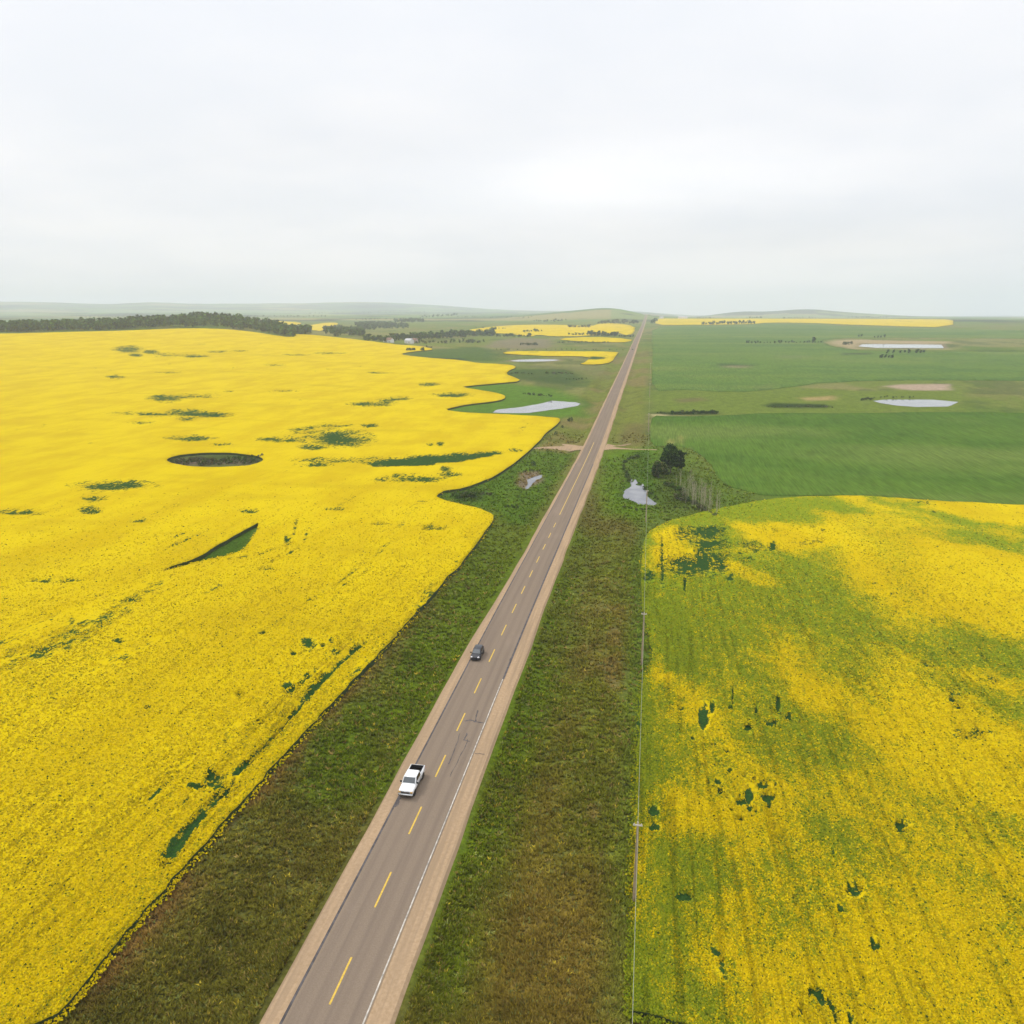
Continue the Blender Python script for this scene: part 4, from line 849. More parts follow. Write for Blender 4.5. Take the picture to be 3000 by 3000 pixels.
# the round tree beyond the pond and its neighbours
def big_tree(px, py, h, w, nl, cols, lab, seed, size=.30, low=.12):
    x, y, z = at(px, py); (tv, tf), (lv, lf, lc) = tree_meshes(seed, h, w, nl, size, cols, low=low, nb=13)
    root = empty('tree', (x, y, z)); tag(root, lab, 'tree')
    link('trunk', np_mesh('trunk', tv, tf, [M_BARK]), root)
    me = np_mesh('crown', lv, lf, [M_LEAF]); cattr(me, 'tint', lc, 'FACE'); link('crown', me, root)
NEARD = [(.020, .046, .008), (.030, .060, .010), (.016, .036, .008)]
big_tree(1964, 1386, 12.0, 9.4, 4200, NEARD + MIDG[:1], 'tall dark green round tree beyond the ragged pond', 301)
big_tree(1989, 1380, 9.4, 6.0, 1700, NEARD, 'narrow dark tree touching the right side of the tall round tree', 302)
big_tree(1930, 1399, 6.8, 7.6, 2000, BROWN + NEARD[:2], 'shorter brownish green tree in front of the tall round tree', 303, low=-.05)
big_tree(1948, 1391, 4.6, 5.0, 1200, NEARD + BROWN[:1], 'low dark bushy tree under the tall round tree', 304, low=-.05)
# pale bare poplars
def bare_tree(seed, h):
    r = np.random.default_rng(seed); parts = []; br = []
    top = (r.normal() * .25, r.normal() * .25, h); mid = (top[0] * .4 + r.normal() * .12, top[1] * .4, h * .5)
    tr_ = tube([(0, 0, -.2), mid, top], [.085, .065, .02], 6)
    for k in range(20):
        zz = h * r.uniform(.35, .96); a = r.uniform(0, 6.283); L = (h - zz) * .35 + .5; base = (top[0] * zz / h, top[1] * zz / h, zz)
        br.append(tube([base, (base[0] + math.cos(a) * L * .4, base[1] + math.sin(a) * L * .4, zz + L * .5), (base[0] + math.cos(a) * L * .6, base[1] + math.sin(a) * L * .6, zz + L * 1.1)], [.024, .016, .006], 4))
    return tr_, join(br)
BARE = []
for s in range(5):
    (a, b), (c, d) = bare_tree(500 + s, 1.0 * 8.6); BARE.append((np_mesh('trunk', a, b, [M_PALE]), np_mesh('branches', c, d, [M_PALE])))
M_PALE.node_tree.nodes
nbare = 0
for i in range(54):
    t = random.random(); px = 1985 + t * 118 + random.uniform(-10, 10); py = 1448 + t * 66 + random.uniform(-34, 14)
    if px > 2108 or py > 1529: continue
    x, y, z = at(px, py); s = random.uniform(.5, 1.05) * (1.0 if t < .75 else .75)
    root = empty('bare_poplar_tree', (x, y, z), random.uniform(0, 6.28)); root.scale = (s, s, s)
    tag(root, 'pale bare trunked poplar in the dense grove right of the pond', 'tree', 'grove of pale bare poplars')
    m = random.choice(BARE); link('trunk', m[0], root); link('branches', m[1], root)
belt(1995, 2105, 1455, 1528, (8, 15), 30, ['grey', 'grey', 'shrub'], 'grey green undergrowth bush among the pale bare poplars', 'undergrowth among the bare poplars', 5, 'shrub', 'shrub')
# wooded hillsides: far woods that read as one mass
def wood(name, px, n, hr, lab, cols, Dmax=2600, depth=None, seed=1):
    P = unproj(px, 0, Dmax); r = np.random.default_rng(seed); lo, hi = P.min(0), P.max(0); pts = []
    while len(pts) < n:
        q = lo + (hi - lo) * r.random((4000, 2)); q = q[poly_sd(P, q[:, 0], q[:, 1]) < 0]; pts += list(q)
    add_wood(name, np.array(pts[:n]), hr, lab, cols, r)
def add_wood(name, pts, hr, lab, cols, r):
    VV = []; FF = []; CC = []; n = 0; z = T(pts[:, 0], pts[:, 1])
    for k, (p, zz) in enumerate(zip(pts, z)):
        h = r.uniform(*hr); w = h * r.uniform(.75, 1.05)
        bl = crown_blobs(r, h, w, 0.0, 4); lv, lf, lc = leaves(bl, 70, h * .105, cols, r); lc = lc * r.uniform(.6, 1.5)
        VV.append(lv + np.array([p[0], p[1], zz])); FF.append(lf + n); CC.append(lc); n += len(lv)
    me = np_mesh(name, np.concatenate(VV), np.concatenate(FF), [M_LEAF]); cattr(me, 'tint', np.concatenate(CC), 'FACE')
    tag(link(name, me), lab, 'woodland', None, 'stuff')
def polar_px(px, D):
    a = math.atan((px - 1500) / 2325.6) - YAW; return np.array([D * math.sin(a), D * math.cos(a)])
r = np.random.default_rng(5); pts = []
front = unproj([(-300, 974), (0, 973), (250, 968), (380, 964), (585, 959), (740, 968), (809, 980), (850, 989), (905, 976)], .5, 2300)
fpx = [-300, 0, 250, 380, 585, 740, 809, 850, 905]; fD = np.hypot(front[:, 0], front[:, 1]); print('wood front D', fD.round(0))
while len(pts) < 900:
    px = r.uniform(-250, 905); D0 = np.interp(px, fpx, fD); dep = np.interp(px, [-250, 450, 620, 800, 905], [90, 130, 280, 220, 60])
    pts.append(polar_px(px, D0 + 6 + r.random() ** 1.2 * dep))
add_wood('woodland', np.array(pts), (10, 16), 'dark wooded hillside behind the far left edge of the yellow field', DARK + MIDG, r)
wood('woodland', ZB([(0, 300), (150, 300), (300, 330), (430, 340), (470, 420), (430, 432), (200, 415), (0, 395)]), 160, (9, 13), 'wooded hollow between the wooded hillside and the farmstead', DARK + MIDG[:1], 2200, seed=3)
wood('woodland', ZB([(330, 290), (480, 262), (700, 268), (950, 300), (940, 322), (700, 325), (480, 340), (400, 335)]), 220, (9, 14), 'hazy wood on the rise above the farmstead belt', DARK + MIDG[:1], 3400, seed=4)
wood('woodland', ZB([(780, 240), (1000, 225), (1130, 235), (1120, 250), (800, 258)]), 90, (9, 13), 'hazy strip of trees above the broad pale canola field', DARK, 4200, seed=6)

VV = []; FF = []; CC = []; n0 = 0; r = np.random.default_rng(77); FP = np.array(FARSET); fz = T(FP[:, 0], FP[:, 1])
for (x, y, h), z in zip(FARSET, fz):
    lv, lf, lc = leaves(crown_blobs(r, h, h * r.uniform(.9, 1.2), 0.0, 4), 60, h * .12, DARK, r)
    VV.append(lv + np.array([x, y, z])); FF.append(lf + n0); CC.append(lc); n0 += len(lv)
me = np_mesh('distant_trees', np.concatenate(VV), np.concatenate(FF), [M_LEAF]); cattr(me, 'tint', np.concatenate(CC), 'FACE')
tag(link('distant_trees', me), 'tiny hazy trees scattered over the plain towards the skyline', 'distant trees', None, 'stuff'); print('far trees', len(FARSET))
# ------------------------------------------------------------------ farm buildings
M_WWALL = plain('white_siding', (.72, .70, .68), .7, .05, 2); M_ROOF = plain('brown_roof', (.20, .11, .09), .8, .2, 2); M_PINK = plain('pinkish_wall', (.42, .30, .28), .8, .1, 2); M_PANE = plain('window_glass', (.03, .04, .05), .15, .1, 2, .5); M_GROOF = plain('grey_metal_roof', (.40, .40, .42), .5, .1, 2)
def box(x0, x1, y0, y1, z0, z1):
    V = np.array([(x, y, z) for z in (z0, z1) for y in (y0, y1) for x in (x0, x1)], float)
    F = np.array([(0, 2, 3, 1), (4, 5, 7, 6), (0, 1, 5, 4), (1, 3, 7, 5), (3, 2, 6, 7), (2, 0, 4, 6)]); return V, F
def house(px, py, w, d, h, rz, wall, roof, lab, nwin=3, cat='farmhouse', name='farmhouse'):
    x, y, z = at(px, py); root = empty(name, (x, y, z), rz); tag(root, lab, cat)
    V, F = box(-w/2, w/2, -d/2, d/2, -.5, h); link('wall', np_mesh('wall', V, F, [wall]), root)
    rh = d * .38; V = []; e = .4
    V = np.array([(-w/2-e, -d/2-e, h-.1), (w/2+e, -d/2-e, h-.1), (w/2+e, 0, h+rh), (-w/2-e, 0, h+rh), (-w/2-e, d/2+e, h-.1), (w/2+e, d/2+e, h-.1)]); V = np.concatenate([V, V - np.array([0, 0, .2])])
    F = [(0,1,2,3), (3,2,5,4), (7,6,9,8), (8,9,10,11), (0,6,7,1), (4,5,11,10)]; me = np_mesh('roof', V, np.array(F), [roof]); link('roof', me, root)
    V = np.array([(-w/2, -d/2, h), (-w/2, d/2, h), (-w/2, 0, h+rh-.15), (w/2, -d/2, h), (w/2, d/2, h), (w/2, 0, h+rh-.15)]); link('gable', np_mesh('gable', V, np.array([(0,2,1), (3,4,5)]), [wall]), root)
    for k in range(nwin):
        cx = -w/2 + w * (k + .7) / (nwin + .6); V, F = box(cx-.55, cx+.55, -d/2-.06, -d/2+.02, 1.0, 2.2); link('window', np_mesh('window', V, F, [M_PANE]), root)
    V, F = box(w*.36, w*.36+.95, -d/2-.07, -d/2+.02, 0, 2.1); link('door', np_mesh('door', V, F, [M_ROOF]), root)
house(1139, 1003, 15, 8, 4.2, -.45, M_WWALL, M_ROOF, 'white farmhouse with brown roof among trees, the left building of the farmstead')
house(1199, 1006, 12, 8, 4.6, -.4, M_WWALL, M_GROOF, 'white farm building with grey roof right of the farmhouse', 2, 'farm building', 'farm_building')
house(1215, 1004, 9, 7, 4.4, -.4, M_PINK, M_ROOF, 'pinkish farm shed beside the white farm building', 1, 'farm shed', 'farm_shed')
house(2000, 934, 38, 14, 7, .1, M_WWALL, M_GROOF, 'long white barn tiny on the skyline right of the road', 4, 'barn', 'barn')
house(1938, 934, 16, 10, 6, .1, M_WWALL, M_GROOF, 'small pale barn on the skyline just right of the road crest', 2, 'barn', 'barn')

# ------------------------------------------------------------------ utility poles and wire
M_POLE = plain('weathered_pole', (.33, .25, .16), .9, .2, 2); M_WIRE = plain('wire', (.30, .31, .24), .5, .1, 2); M_CER = plain('porcelain', (.55, .50, .44), .3, .1, 4)
pole_px = [(1857.5, 2650), (1880, 1950), (1892, 1530), (1899, 1265)]
pole_lab = ['nearest tan utility pole at the edge of the lower right canola', 'tan utility pole in the notch at the left edge of the half green canola', 'utility pole standing below the ragged pond', 'utility pole where the pasture meets the green crop beyond the round tree']
pos = [at(*p) for p in pole_px]; print('poles', np.round(pos, 1))
pos = [(pos[0][0], 8.0, 0.0)] + pos
for yy in (585.0, 790.0): pos.append((1.0, yy, float(T(np.array([1.0]), np.array([yy]))[0])))
pole_lab = ['utility pole below the camera carrying the wire on'] + pole_lab + ['distant utility pole by the corner of the bluish green crop', 'farthest utility pole beside the bluish green crop']
PH = 10.0
pv, pf = tube([(0, 0, -1), (0, 0, 4), (0, 0, PH)], [.20, .175, .125], 12); top = np.array([[0, 0, PH + .03]])
pv2 = np.concatenate([pv, top]); nn = len(pv); cap = np.array([(nn - 12 + k, nn - 12 + (k + 1) % 12, nn) for k in range(12)])
m_pole = np_mesh('pole', pv2, [pf, cap], [M_POLE], smooth=False)
bm = bmesh.new(); bmesh.ops.create_cube(bm, size=1, matrix=Matrix.Diagonal((.95, .12, .13, 1))); bmesh.ops.bevel(bm, geom=bm.edges[:], offset=.012, segments=1, affect='EDGES'); m_arm = bpy.data.meshes.new('crossarm'); bm.to_mesh(m_arm); m_arm.materials.append(M_CER)
iv, if_ = tube([(0, 0, 0), (0, 0, .05), (0, 0, .06), (0, 0, .11), (0, 0, .12), (0, 0, .2)], [.03, .03, .075, .075, .045, .03], 10); m_ins = np_mesh('insulator', iv, if_, [M_CER], smooth=True)
tops = []
for i, p in enumerate(pos):
    root = empty('utility_pole', p); tag(root, pole_lab[i], 'utility pole', 'utility poles along the fence line')
    link('pole', m_pole, root); a = link('crossarm', m_arm, root); a.location = (0, -.19, PH - .12)
    for s in (-.36, 0, .36):
        q = link('insulator', m_ins, root); q.location = (s, -.19 if s else 0, PH - .06 if s else PH + .03)
    tops.append(np.array(p) + np.array([0, 0, PH + .22]))
wp = []
for a, b in zip(tops[:-1], tops[1:]):
    for j in range(12): t = j / 12; q = a + (b - a) * t; q[2] -= 4 * t * (1 - t) * .006 * np.linalg.norm(b - a); wp.append(tuple(q))
wp.append(tuple(tops[-1])); V, F = tube(wp, [.022] * len(wp), 5)
tag(link('power_line', np_mesh('power_line', V, F, [M_WIRE], smooth=True)), 'thin overhead wire strung along the line of utility poles', 'power line')

# ------------------------------------------------------------------ vehicles
M_WHITE = plain('white_car_paint', (.78, .78, .78), .25, .01, 2, .5, coat=.6); M_DARK = plain('dark_grey_paint', (.022, .022, .027), .3, .05, 2, .4, .0, coat=.25)
M_GLASS = plain('car_glass', (.03, .04, .045), .05, .1, 1, .6, coat=1.0); M_SIDEG = plain('tinted_glass', (.008, .008, .010), .10, .1, 1, .4); M_BLACK = plain('black_plastic', (.012, .011, .012), .6, .2, 6); M_TYRE = plain('tyre_rubber', (.02, .02, .02), .9, .2, 6); M_RIM = plain('alloy', (.42, .42, .43), .35, .05, 3, .5, .8); M_CHROME = plain('chrome', (.55, .56, .56), .2, .05, 3, .5, .9); M_AMBER = plain('amber_lamp', (.55, .33, .10), .25, .1, 3, .5); M_LAMP = plain('clear_lamp', (.75, .73, .75), .15, .05, 3, .6); M_RED = plain('red_plastic', (.42, .06, .08), .5, .1, 3)
def loft(secs, caps=True):
    """secs: list of (y, half profile [(x,z)...] from bottom centre round to top centre)"""
    V = []; F = []; n = None
    for y, h in secs:
        ring = [(x, y, z) for x, z in h] + [(-x, y, z) for x, z in reversed(h) if x > 1e-6]; n = len(ring); V += ring
    tri = []
    for i in range(len(secs) - 1):
        for k in range(n): F.append((i * n + k, i * n + (k + 1) % n, (i + 1) * n + (k + 1) % n, (i + 1) * n + k))
    return V, F, n
def bm_mesh(name, V, F, mat, bevel=0.0, caps=None, n=None, smooth=True):
    bm = bmesh.new(); vs = [bm.verts.new(v) for v in V]
    for f in F: bm.faces.new([vs[i] for i in f])
    if caps: bm.faces.new([vs[i] for i in range(n)]); bm.faces.new([vs[len(V) - n + i] for i in reversed(range(n))])
    bmesh.ops.recalc_face_normals(bm, faces=bm.faces[:])
    if bevel: bmesh.ops.bevel(bm, geom=[e for e in bm.edges if e.is_manifold and e.calc_face_angle(0) > .5], offset=bevel, segments=2, affect='EDGES')
    for f in bm.faces: f.smooth = smooth and bevel > 0
    me = bpy.data.meshes.new(name); bm.to_mesh(me); bm.free(); me.materials.append(mat); return me
def bbox(name, x0, x1, y0, y1, z0, z1, mat, bevel=.02):
    V, F = box(x0, x1, y0, y1, z0, z1); return bm_mesh(name, [tuple(v) for v in V], [tuple(f) for f in F], mat, bevel)
def plate(name, pts, mat, thick=.02):
    P = [Vector(p) for p in pts]; nrm = (P[1] - P[0]).cross(P[2] - P[0]).normalized(); n = len(P)
    V = [tuple(p + nrm * thick) for p in P] + [tuple(p - nrm * thick) for p in P]
    F = [tuple(range(n)), tuple(range(2 * n - 1, n - 1, -1))] + [(i, (i + 1) % n, n + (i + 1) % n, n + i) for i in range(n)]
    return bm_mesh(name, V, F, mat)
def wheel(root, x, y, r, w):
    V, F = tube([(-w/2, 0, 0), (-w/2+.001, 0, 0), (-w*.36, 0, 0), (w*.36, 0, 0), (w/2-.001, 0, 0), (w/2, 0, 0)], [r*.6, r*.9, r, r, r*.9, r*.6], 24)
    e = bpy.data.objects.new('wheel', None); COL.objects.link(e); e.parent = root; e.location = (x, y, r); e.empty_display_size = .2
    link('tyre', np_mesh('tyre', V, F, [M_TYRE], smooth=True), e)
    s = 1 if x > 0 else -1
    V, F = tube([(s*w*.30, 0, 0), (s*w*.40, 0, 0), (s*w*.46, 0, 0), (s*w*.47, 0, 0)], [r*.62, r*.60, r*.5, .02], 16); link('rim', np_mesh('rim', V, F, [M_RIM]), e)
def greenhouse(root, name, mat, zb, zt, yb0, yt0, yt1, yb1, wb, wt):
    """cabin: belt rectangle up to a smaller roof rectangle"""
    zm = zt - .07
    secs = [(wb, yb0, yb1, zb - .03), (wb, yb0, yb1, zb), ((wt + .03), yt0 - .06, yt1 + .05, zm), (wt - .10, yt0 + .10, yt1 - .08, zt), ]
    V = []; F = []
    for w, a, b, z in secs: V += [(-w, a, z), (w, a, z), (w, b, z), (-w, b, z)]
    for i in range(len(secs) - 1): F += [(i*4+k, i*4+(k+1) % 4, i*4+4+(k+1) % 4, i*4+4+k) for k in range(4)]
    F.append((12, 13, 14, 15)); F.append((3, 2, 1, 0))
    link(name, bm_mesh(name, V, F, mat, .035), root)
    lerp = lambda t: (wb + (wt + .03 - wb) * t, yb0 + (yt0 - .06 - yb0) * t, yb1 + (yt1 + .05 - yb1) * t, zb + (zm - zb) * t)
    return lerp
def vehicle_common(root, L, W_, r, ax, mirror_y, mirror_z, tw):
    for y in ax:
        for s in (-1, 1): wheel(root, s * (W_ / 2 - .13), y, r, tw)
    for s in (-1, 1):
        x0, x1 = sorted((s * (W_ / 2 - .04), s * (W_ / 2 + .24))); link('mirror', bbox('mirror', x0, x1, mirror_y - .06, mirror_y + .08, mirror_z - .1, mirror_z + .12, M_BLACK, .03), root)
def arches(root, W_, ax, r):
    for y in ax:
        for s in (-1, 1):
            pts = [(s * (W_ / 2 + .004), y + (r + .09) * math.cos(t), r + (r + .09) * math.sin(t)) for t in np.linspace(-.35, math.pi + .35, 14)]
            link('wheel_arch', plate('wheel_arch', pts if s > 0 else pts[::-1], M_BLACK, .008), root)
# pickup truck (front towards -Y)
PX, PY = at(1188, 2350)[:2]; PZ = float(road_z(np.array([PY]))[0]) + .0; print('truck', PX, PY, PX - RX)
tk = empty('pickup_truck', (PX, PY, PZ)); tag(tk, 'white crew cab pickup truck with open black bed driving towards the camera', 'pickup truck')
def half(zt, wx=1.0, zb=.48): return [(0, zb), (.80 * wx, zb), (.98 * wx, zb + .14), (1.01 * wx, zb + .40), (.985 * wx, zt - .16), (.90 * wx, zt - .03), (.55 * wx, zt + .01), (0, zt + .03)]
V, F, n = loft([(.12, half(1.10, .93)), (.30, half(1.17, .98)), (.9, half(1.22)), (1.45, half(1.25)), (1.7, half(1.27)), (3.92, half(1.30))])
link('body', bm_mesh('body', V, F, M_WHITE, 0, True, n), tk)
for p in tk.children: 
    for f in p.data.polygons: f.use_smooth = True
lp = greenhouse(tk, 'cab', M_WHITE, 1.27, 1.95, 1.55, 2.25, 3.72, 3.88, .95, .80)
def quad_on(lerp, side, u0, u1, t0, t1, off=.012):
    w0, a0, b0, z0 = lerp(t0); w1, a1, b1, z1 = lerp(t1)
    if side == 'f': return [(-w0*u1, a0-off, z0+.0), (w0*u1, a0-off, z0), (w1*u1, a1-off, z1), (-w1*u1, a1-off, z1)]
    if side == 'b': return [(w0*u1, b0+off, z0), (-w0*u1, b0+off, z0), (-w1*u1, b1+off, z1), (w1*u1, b1+off, z1)]
    s = 1 if side == 'r' else -1
    return [(s*(w0+off), a0+(b0-a0)*u0[0], z0), (s*(w0+off), a0+(b0-a0)*u1[0], z0), (s*(w1+off), a1+(b1-a1)*u1[1], z1), (s*(w1+off), a1+(b1-a1)*u0[1], z1)]
link('windshield', plate('windshield', quad_on(lp, 'f', 0, .88, .08, .93), M_GLASS), tk); link('rear_window', plate('rear_window', quad_on(lp, 'b', 0, .8, .15, .85), M_SIDEG), tk)
for s in 'lr':
    link('side_window', plate('side_window', quad_on(lp, s, (.13, .10), (.54, .50), .10, .90), M_SIDEG), tk); link('side_window', plate('side_window', quad_on(lp, s, (.58, .54), (.93, .90), .10, .90), M_SIDEG), tk)
# bed: walls, black liner, tailgate
for s in (-1, 1):
    x0, x1 = sorted((s * .86, s * 1.0)); link('bed_side', bbox('bed_side', x0, x1, 3.925, 5.80, .52, 1.40, M_WHITE, .03), tk)
link('tailgate', bbox('tailgate', -.855, .855, 5.70, 5.80, .60, 1.38, M_WHITE, .02), tk)
link('bed_floor', bbox('bed_floor', -.857, .857, 3.93, 5.698, .60, .80, M_BLACK, 0), tk)
for s in (-1, 1):
    x0, x1 = sorted((s * .80, s * .858)); link('bed_liner', bbox('bed_liner', x0, x1, 3.94, 5.69, .801, 1.405, M_BLACK, 0), tk)
link('bed_liner', bbox('bed_liner', -.798, .798, 5.64, 5.697, .801, 1.385, M_BLACK, 0), tk)
link('bumper', bbox('bumper', -.98, .98, -.02, .20, .45, .72, M_CHROME, .05), tk); link('grille', bbox('grille', -.62, .62, .05, .16, .76, 1.08, M_CHROME, .02), tk)
for z in (.80, .97): link('grille_bar', bbox('grille_bar', -.56, .56, .035, .06, z, z + .09, M_BLACK, 0), tk)
for s in (-1, 1):
    x0, x1 = sorted((s * .64, s * .95)); link('headlight', bbox('headlight', x0, x1, .055, .24, .80, 1.07, M_AMBER, .03), tk)
    x0, x1 = sorted((s * .88, s * 1.005)); link('tail_light', bbox('tail_light', x0, x1, 5.76, 5.82, .85, 1.25, M_RED, .01), tk)
link('underbody', bbox('underbody', -.90, .90, .3, 5.7, .26, .55, M_BLACK, 0), tk)
vehicle_common(tk, 5.85, 2.02, .41, (.95, 4.72), 1.78, 1.33, .28); arches(tk, 2.02, (.95, 4.72), .41)
can = empty('fuel_can', (PX + .45, PY + 4.15, PZ + .80)); tag(can, 'small red container standing in the black bed of the white pickup', 'container')
link('can_body', bbox('can_body', -.14, .14, -.2, .2, 0, .42, M_RED, .04), can); link('can_cap', bbox('can_cap', -.05, .05, -.14, -.02, .42, .5, M_BLACK, .01), can)
# dark car
CX, CY = at(1391, 1944)[:2]; CZ = float(road_z(np.array([CY]))[0])
cr = empty('parked_car', (CX, CY, CZ)); cr.name = 'hatchback_car'; tag(cr, 'dark grey car driving towards the camera some way behind the white pickup', 'car')
def halfc(zt, wx=.9, zb=.28): return [(0, zb), (.84 * wx, zb), (.98 * wx, zb + .14), (1.0 * wx, zb + .35), (.97 * wx, zt - .16), (.86 * wx, zt - .03), (.5 * wx, zt + .02), (0, zt + .04)]
V, F, n = loft([(0, halfc(.66, .76)), (.14, halfc(.74, .85)), (.5, halfc(.86, .9)), (1.15, halfc(.98, .92)), (1.6, halfc(1.02, .92)), (3.9, halfc(1.04, .91)), (4.3, halfc(1.0, .86)), (4.45, halfc(.9, .80))])
me = bm_mesh('body', V, F, M_DARK, 0, True, n)
for f in me.polygons: f.use_smooth = True
link('body', me, cr)
lp = greenhouse(cr, 'cabin', M_DARK, 1.0, 1.62, 1.05, 1.95, 3.75, 4.35, .80, .62)
link('windshield', plate('windshield', quad_on(lp, 'f', 0, .88, .06, .94), M_GLASS), cr); link('rear_window', plate('rear_window', quad_on(lp, 'b', 0, .85, .12, .88), M_SIDEG), cr)
for s in 'lr':
    link('side_window', plate('side_window', quad_on(lp, s, (.20, .08), (.52, .45), .08, .9), M_SIDEG), cr); link('side_window', plate('side_window', quad_on(lp, s, (.55, .48), (.88, .88), .08, .9), M_SIDEG), cr)
for s in (-1, 1):
    x0, x1 = sorted((s * .46, s * .80)); link('headlight', bbox('headlight', x0, x1, .03, .36, .64, .80, M_LAMP, .04), cr)
    x0, x1 = sorted((s * .55, s * .78)); link('tail_light', bbox('tail_light', x0, x1, 4.36, 4.46, .75, .95, M_RED, .02), cr)
link('grille', bbox('grille', -.45, .45, -.02, .06, .48, .66, M_BLACK, .02), cr); link('bumper', bbox('bumper', -.74, .74, -.05, .1, .24, .46, M_BLACK, .04), cr)
vehicle_common(cr, 4.45, 1.82, .33, (.88, 3.55), 1.35, 1.05, .22); arches(cr, 1.82, (.88, 3.55), .33)

# ------------------------------------------------------------------ air, sky and sun
SUN_EL, SUN_AZ = math.radians(52), math.radians(-62)      # sun high over the left field, ahead of the camera (azimuth from +Y)
ld = bpy.data.lights.new('sun', 'SUN'); so = bpy.data.objects.new('sun', ld); COL.objects.link(so)
ld.energy = 1.5; ld.angle = math.radians(10); ld.color = (1, .95, .88)
sd = Vector((math.cos(SUN_EL) * math.sin(SUN_AZ), math.cos(SUN_EL) * math.cos(SUN_AZ), math.sin(SUN_EL))); so.rotation_euler = sd.to_track_quat('Z', 'Y').to_euler(); so.location = (0, 0, 400)
w = bpy.data.worlds.new('World'); scene.world = w; w.use_nodes = True; nt = w.node_tree; nt.nodes.clear()
def wn(t): return nt.nodes.new(t)
out = wn('ShaderNodeOutputWorld'); bg1 = wn('ShaderNodeBackground'); bg2 = wn('ShaderNodeBackground'); mx = wn('ShaderNodeMixShader')
sky = wn('ShaderNodeTexSky'); sky.sky_type = 'NISHITA'; sky.sun_disc = False; sky.sun_elevation = SUN_EL; sky.sun_rotation = SUN_AZ; sky.dust_density = 2.0
nt.links.new(sky.outputs[0], bg1.inputs[0]); bg1.inputs[1].default_value = .10
tc = wn('ShaderNodeTexCoord'); sep = wn('ShaderNodeSeparateXYZ'); nt.links.new(tc.outputs['Generated'], sep.inputs[0])
def wm(op, a, b=0.0, clamp=False):
    n = wn('ShaderNodeMath'); n.operation = op; n.use_clamp = clamp
    for i, v in enumerate((a, b)):
        if isinstance(v, bpy.types.NodeSocket): nt.links.new(v, n.inputs[i])
        else: n.inputs[i].default_value = v
    return n.outputs[0]
el = wm('MAXIMUM', sep.outputs[2], 0.0)
den = wm('ADD', el, .16); u = wm('DIVIDE', sep.outputs[0], den); v = wm('DIVIDE', sep.outputs[1], den)
cmb = wn('ShaderNodeCombineXYZ'); nt.links.new(u, cmb.inputs[0]); nt.links.new(v, cmb.inputs[1])
def wnoise(scale, off, detail=5, stretch=(1, 1, 1)):
    mp = wn('ShaderNodeMapping'); nt.links.new(cmb.outputs[0], mp.inputs[0]); mp.inputs['Location'].default_value = off; mp.inputs['Scale'].default_value = stretch
    n = wn('ShaderNodeTexNoise'); nt.links.new(mp.outputs[0], n.inputs['Vector']); n.inputs['Scale'].default_value = scale; n.inputs['Detail'].default_value = detail; n.inputs['Roughness'].default_value = .5; return n.outputs[0]
def wr(val, a, b, lo, hi):
    n = wn('ShaderNodeMapRange'); n.interpolation_type = 'SMOOTHSTEP'; nt.links.new(val, n.inputs[0]); n.inputs[1].default_value = a; n.inputs[2].default_value = b; n.inputs[3].default_value = lo; n.inputs[4].default_value = hi; return n.outputs[0]
c1 = wnoise(.55, (2.3, 1.7, 0), 4, (1, .8, 1)); c2 = wnoise(1.6, (5.1, .4, 0), 5, (.7, 1, 1))
cl = wm('ADD', wm('MULTIPLY', c1, .7), wm('MULTIPLY', c2, .3))
mc = wn('ShaderNodeMix'); mc.data_type = 'RGBA'; nt.links.new(wr(cl, .38, .62, 0, 1), mc.inputs[0]); mc.inputs[6].default_value = (.85, .872, .92, 1); mc.inputs[7].default_value = (.97, .965, .985, 1)
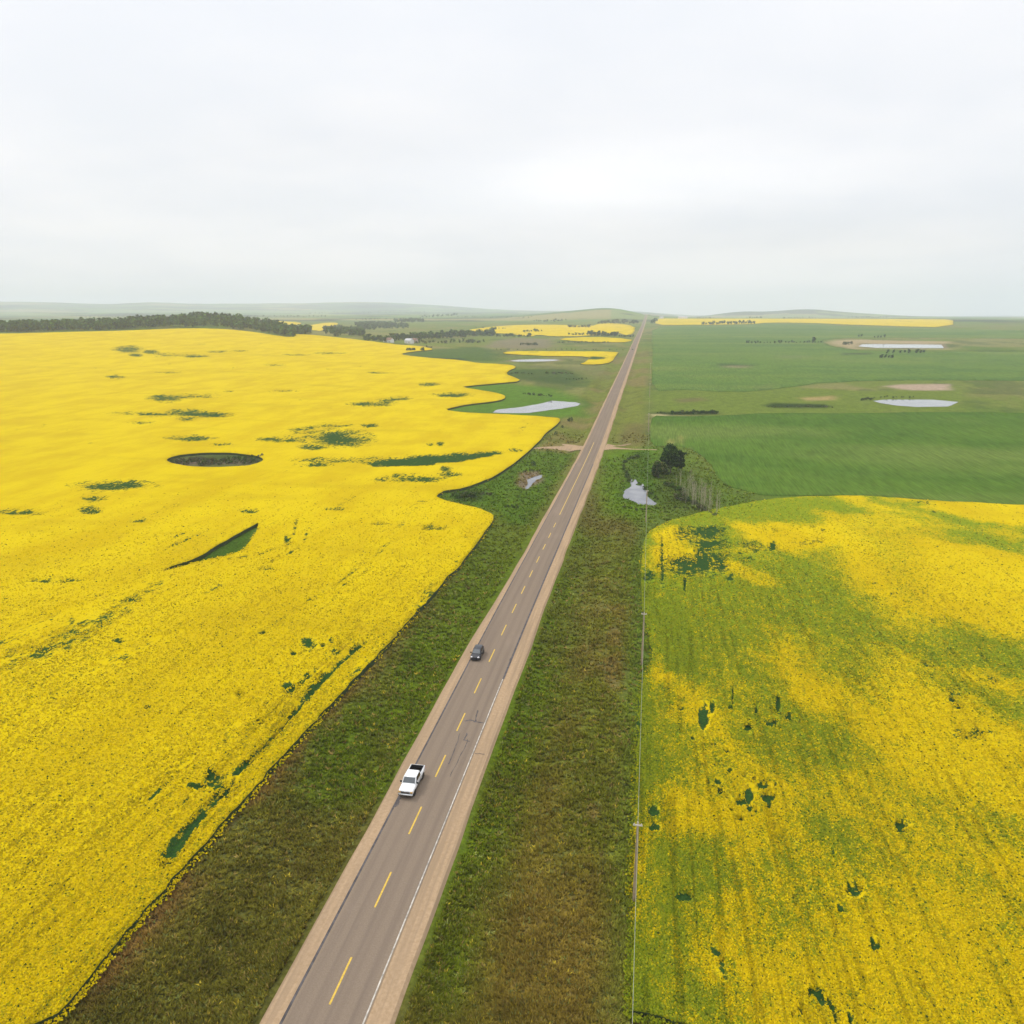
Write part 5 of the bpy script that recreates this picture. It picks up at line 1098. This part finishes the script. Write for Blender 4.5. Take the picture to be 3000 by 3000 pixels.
def patch(px, py, sx_, sy_, amp):
    d = rays([px], [py])[0]; dd = d / np.linalg.norm(d); k = dd[2] + .16; u0, v0 = dd[0] / k, dd[1] / k
    a_ = wm('DIVIDE', wm('SUBTRACT', u, float(u0)), sx_); b_ = wm('DIVIDE', wm('SUBTRACT', v, float(v0)), sy_)
    e_ = wm('POWER', 2.718, wm('MULTIPLY', wm('ADD', wm('MULTIPLY', a_, a_), wm('MULTIPLY', b_, b_)), -1.0)); return wm('MULTIPLY', e_, amp)
lum0 = wm('ADD', patch(1800, 540, .75, .35, .10), wm('ADD', patch(2350, 700, 1.1, .5, -.06), patch(1000, 420, .7, .35, -.03)))
lum0 = wm('MULTIPLY', lum0, wm('ADD', .4, wm('MULTIPLY', c2, 1.2)))
lum = wm('ADD', wm('ADD', 1.05, lum0), wm('ADD', wm('MULTIPLY', el, .15), wm('ADD', wm('MULTIPLY', wm('MULTIPLY', el, el), .3), wm('POWER', el, 4.0))))
nt.links.new(mc.outputs[2], bg2.inputs[0]); nt.links.new(lum, bg2.inputs[1])
mx.inputs[0].default_value = .92; nt.links.new(bg1.outputs[0], mx.inputs[1]); nt.links.new(bg2.outputs[0], mx.inputs[2]); nt.links.new(mx.outputs[0], out.inputs[0])
# haze: one closed box of even, pale air round the whole scene
V, F = box(-15500, 15500, -15500, 15500, -60, 330); hm = bpy.data.materials.new('haze_air'); hm.use_nodes = True; hn = hm.node_tree; hn.nodes.clear()
ho = hn.nodes.new('ShaderNodeOutputMaterial'); hv = hn.nodes.new('ShaderNodeVolumePrincipled'); hn.links.new(hv.outputs[0], ho.inputs['Volume']); hv.inputs['Density'].default_value = HAZE; hv.inputs['Color'].default_value = (.88, .93, 1, 1); hv.inputs['Anisotropy'].default_value = .0
tag(link('haze', np_mesh('haze', V, F, [hm])), 'pale summer haze fading the far plain', 'haze', kind='stuff')
scene.cycles.volume_bounces = 2; scene.cycles.max_bounces = 6; scene.cycles.diffuse_bounces = 3; scene.cycles.use_denoising = True
vs = scene.view_settings; vs.view_transform = 'Standard'; vs.look = 'None'; vs.gamma = 1; vs.exposure = 0; vs.use_curve_mapping = False
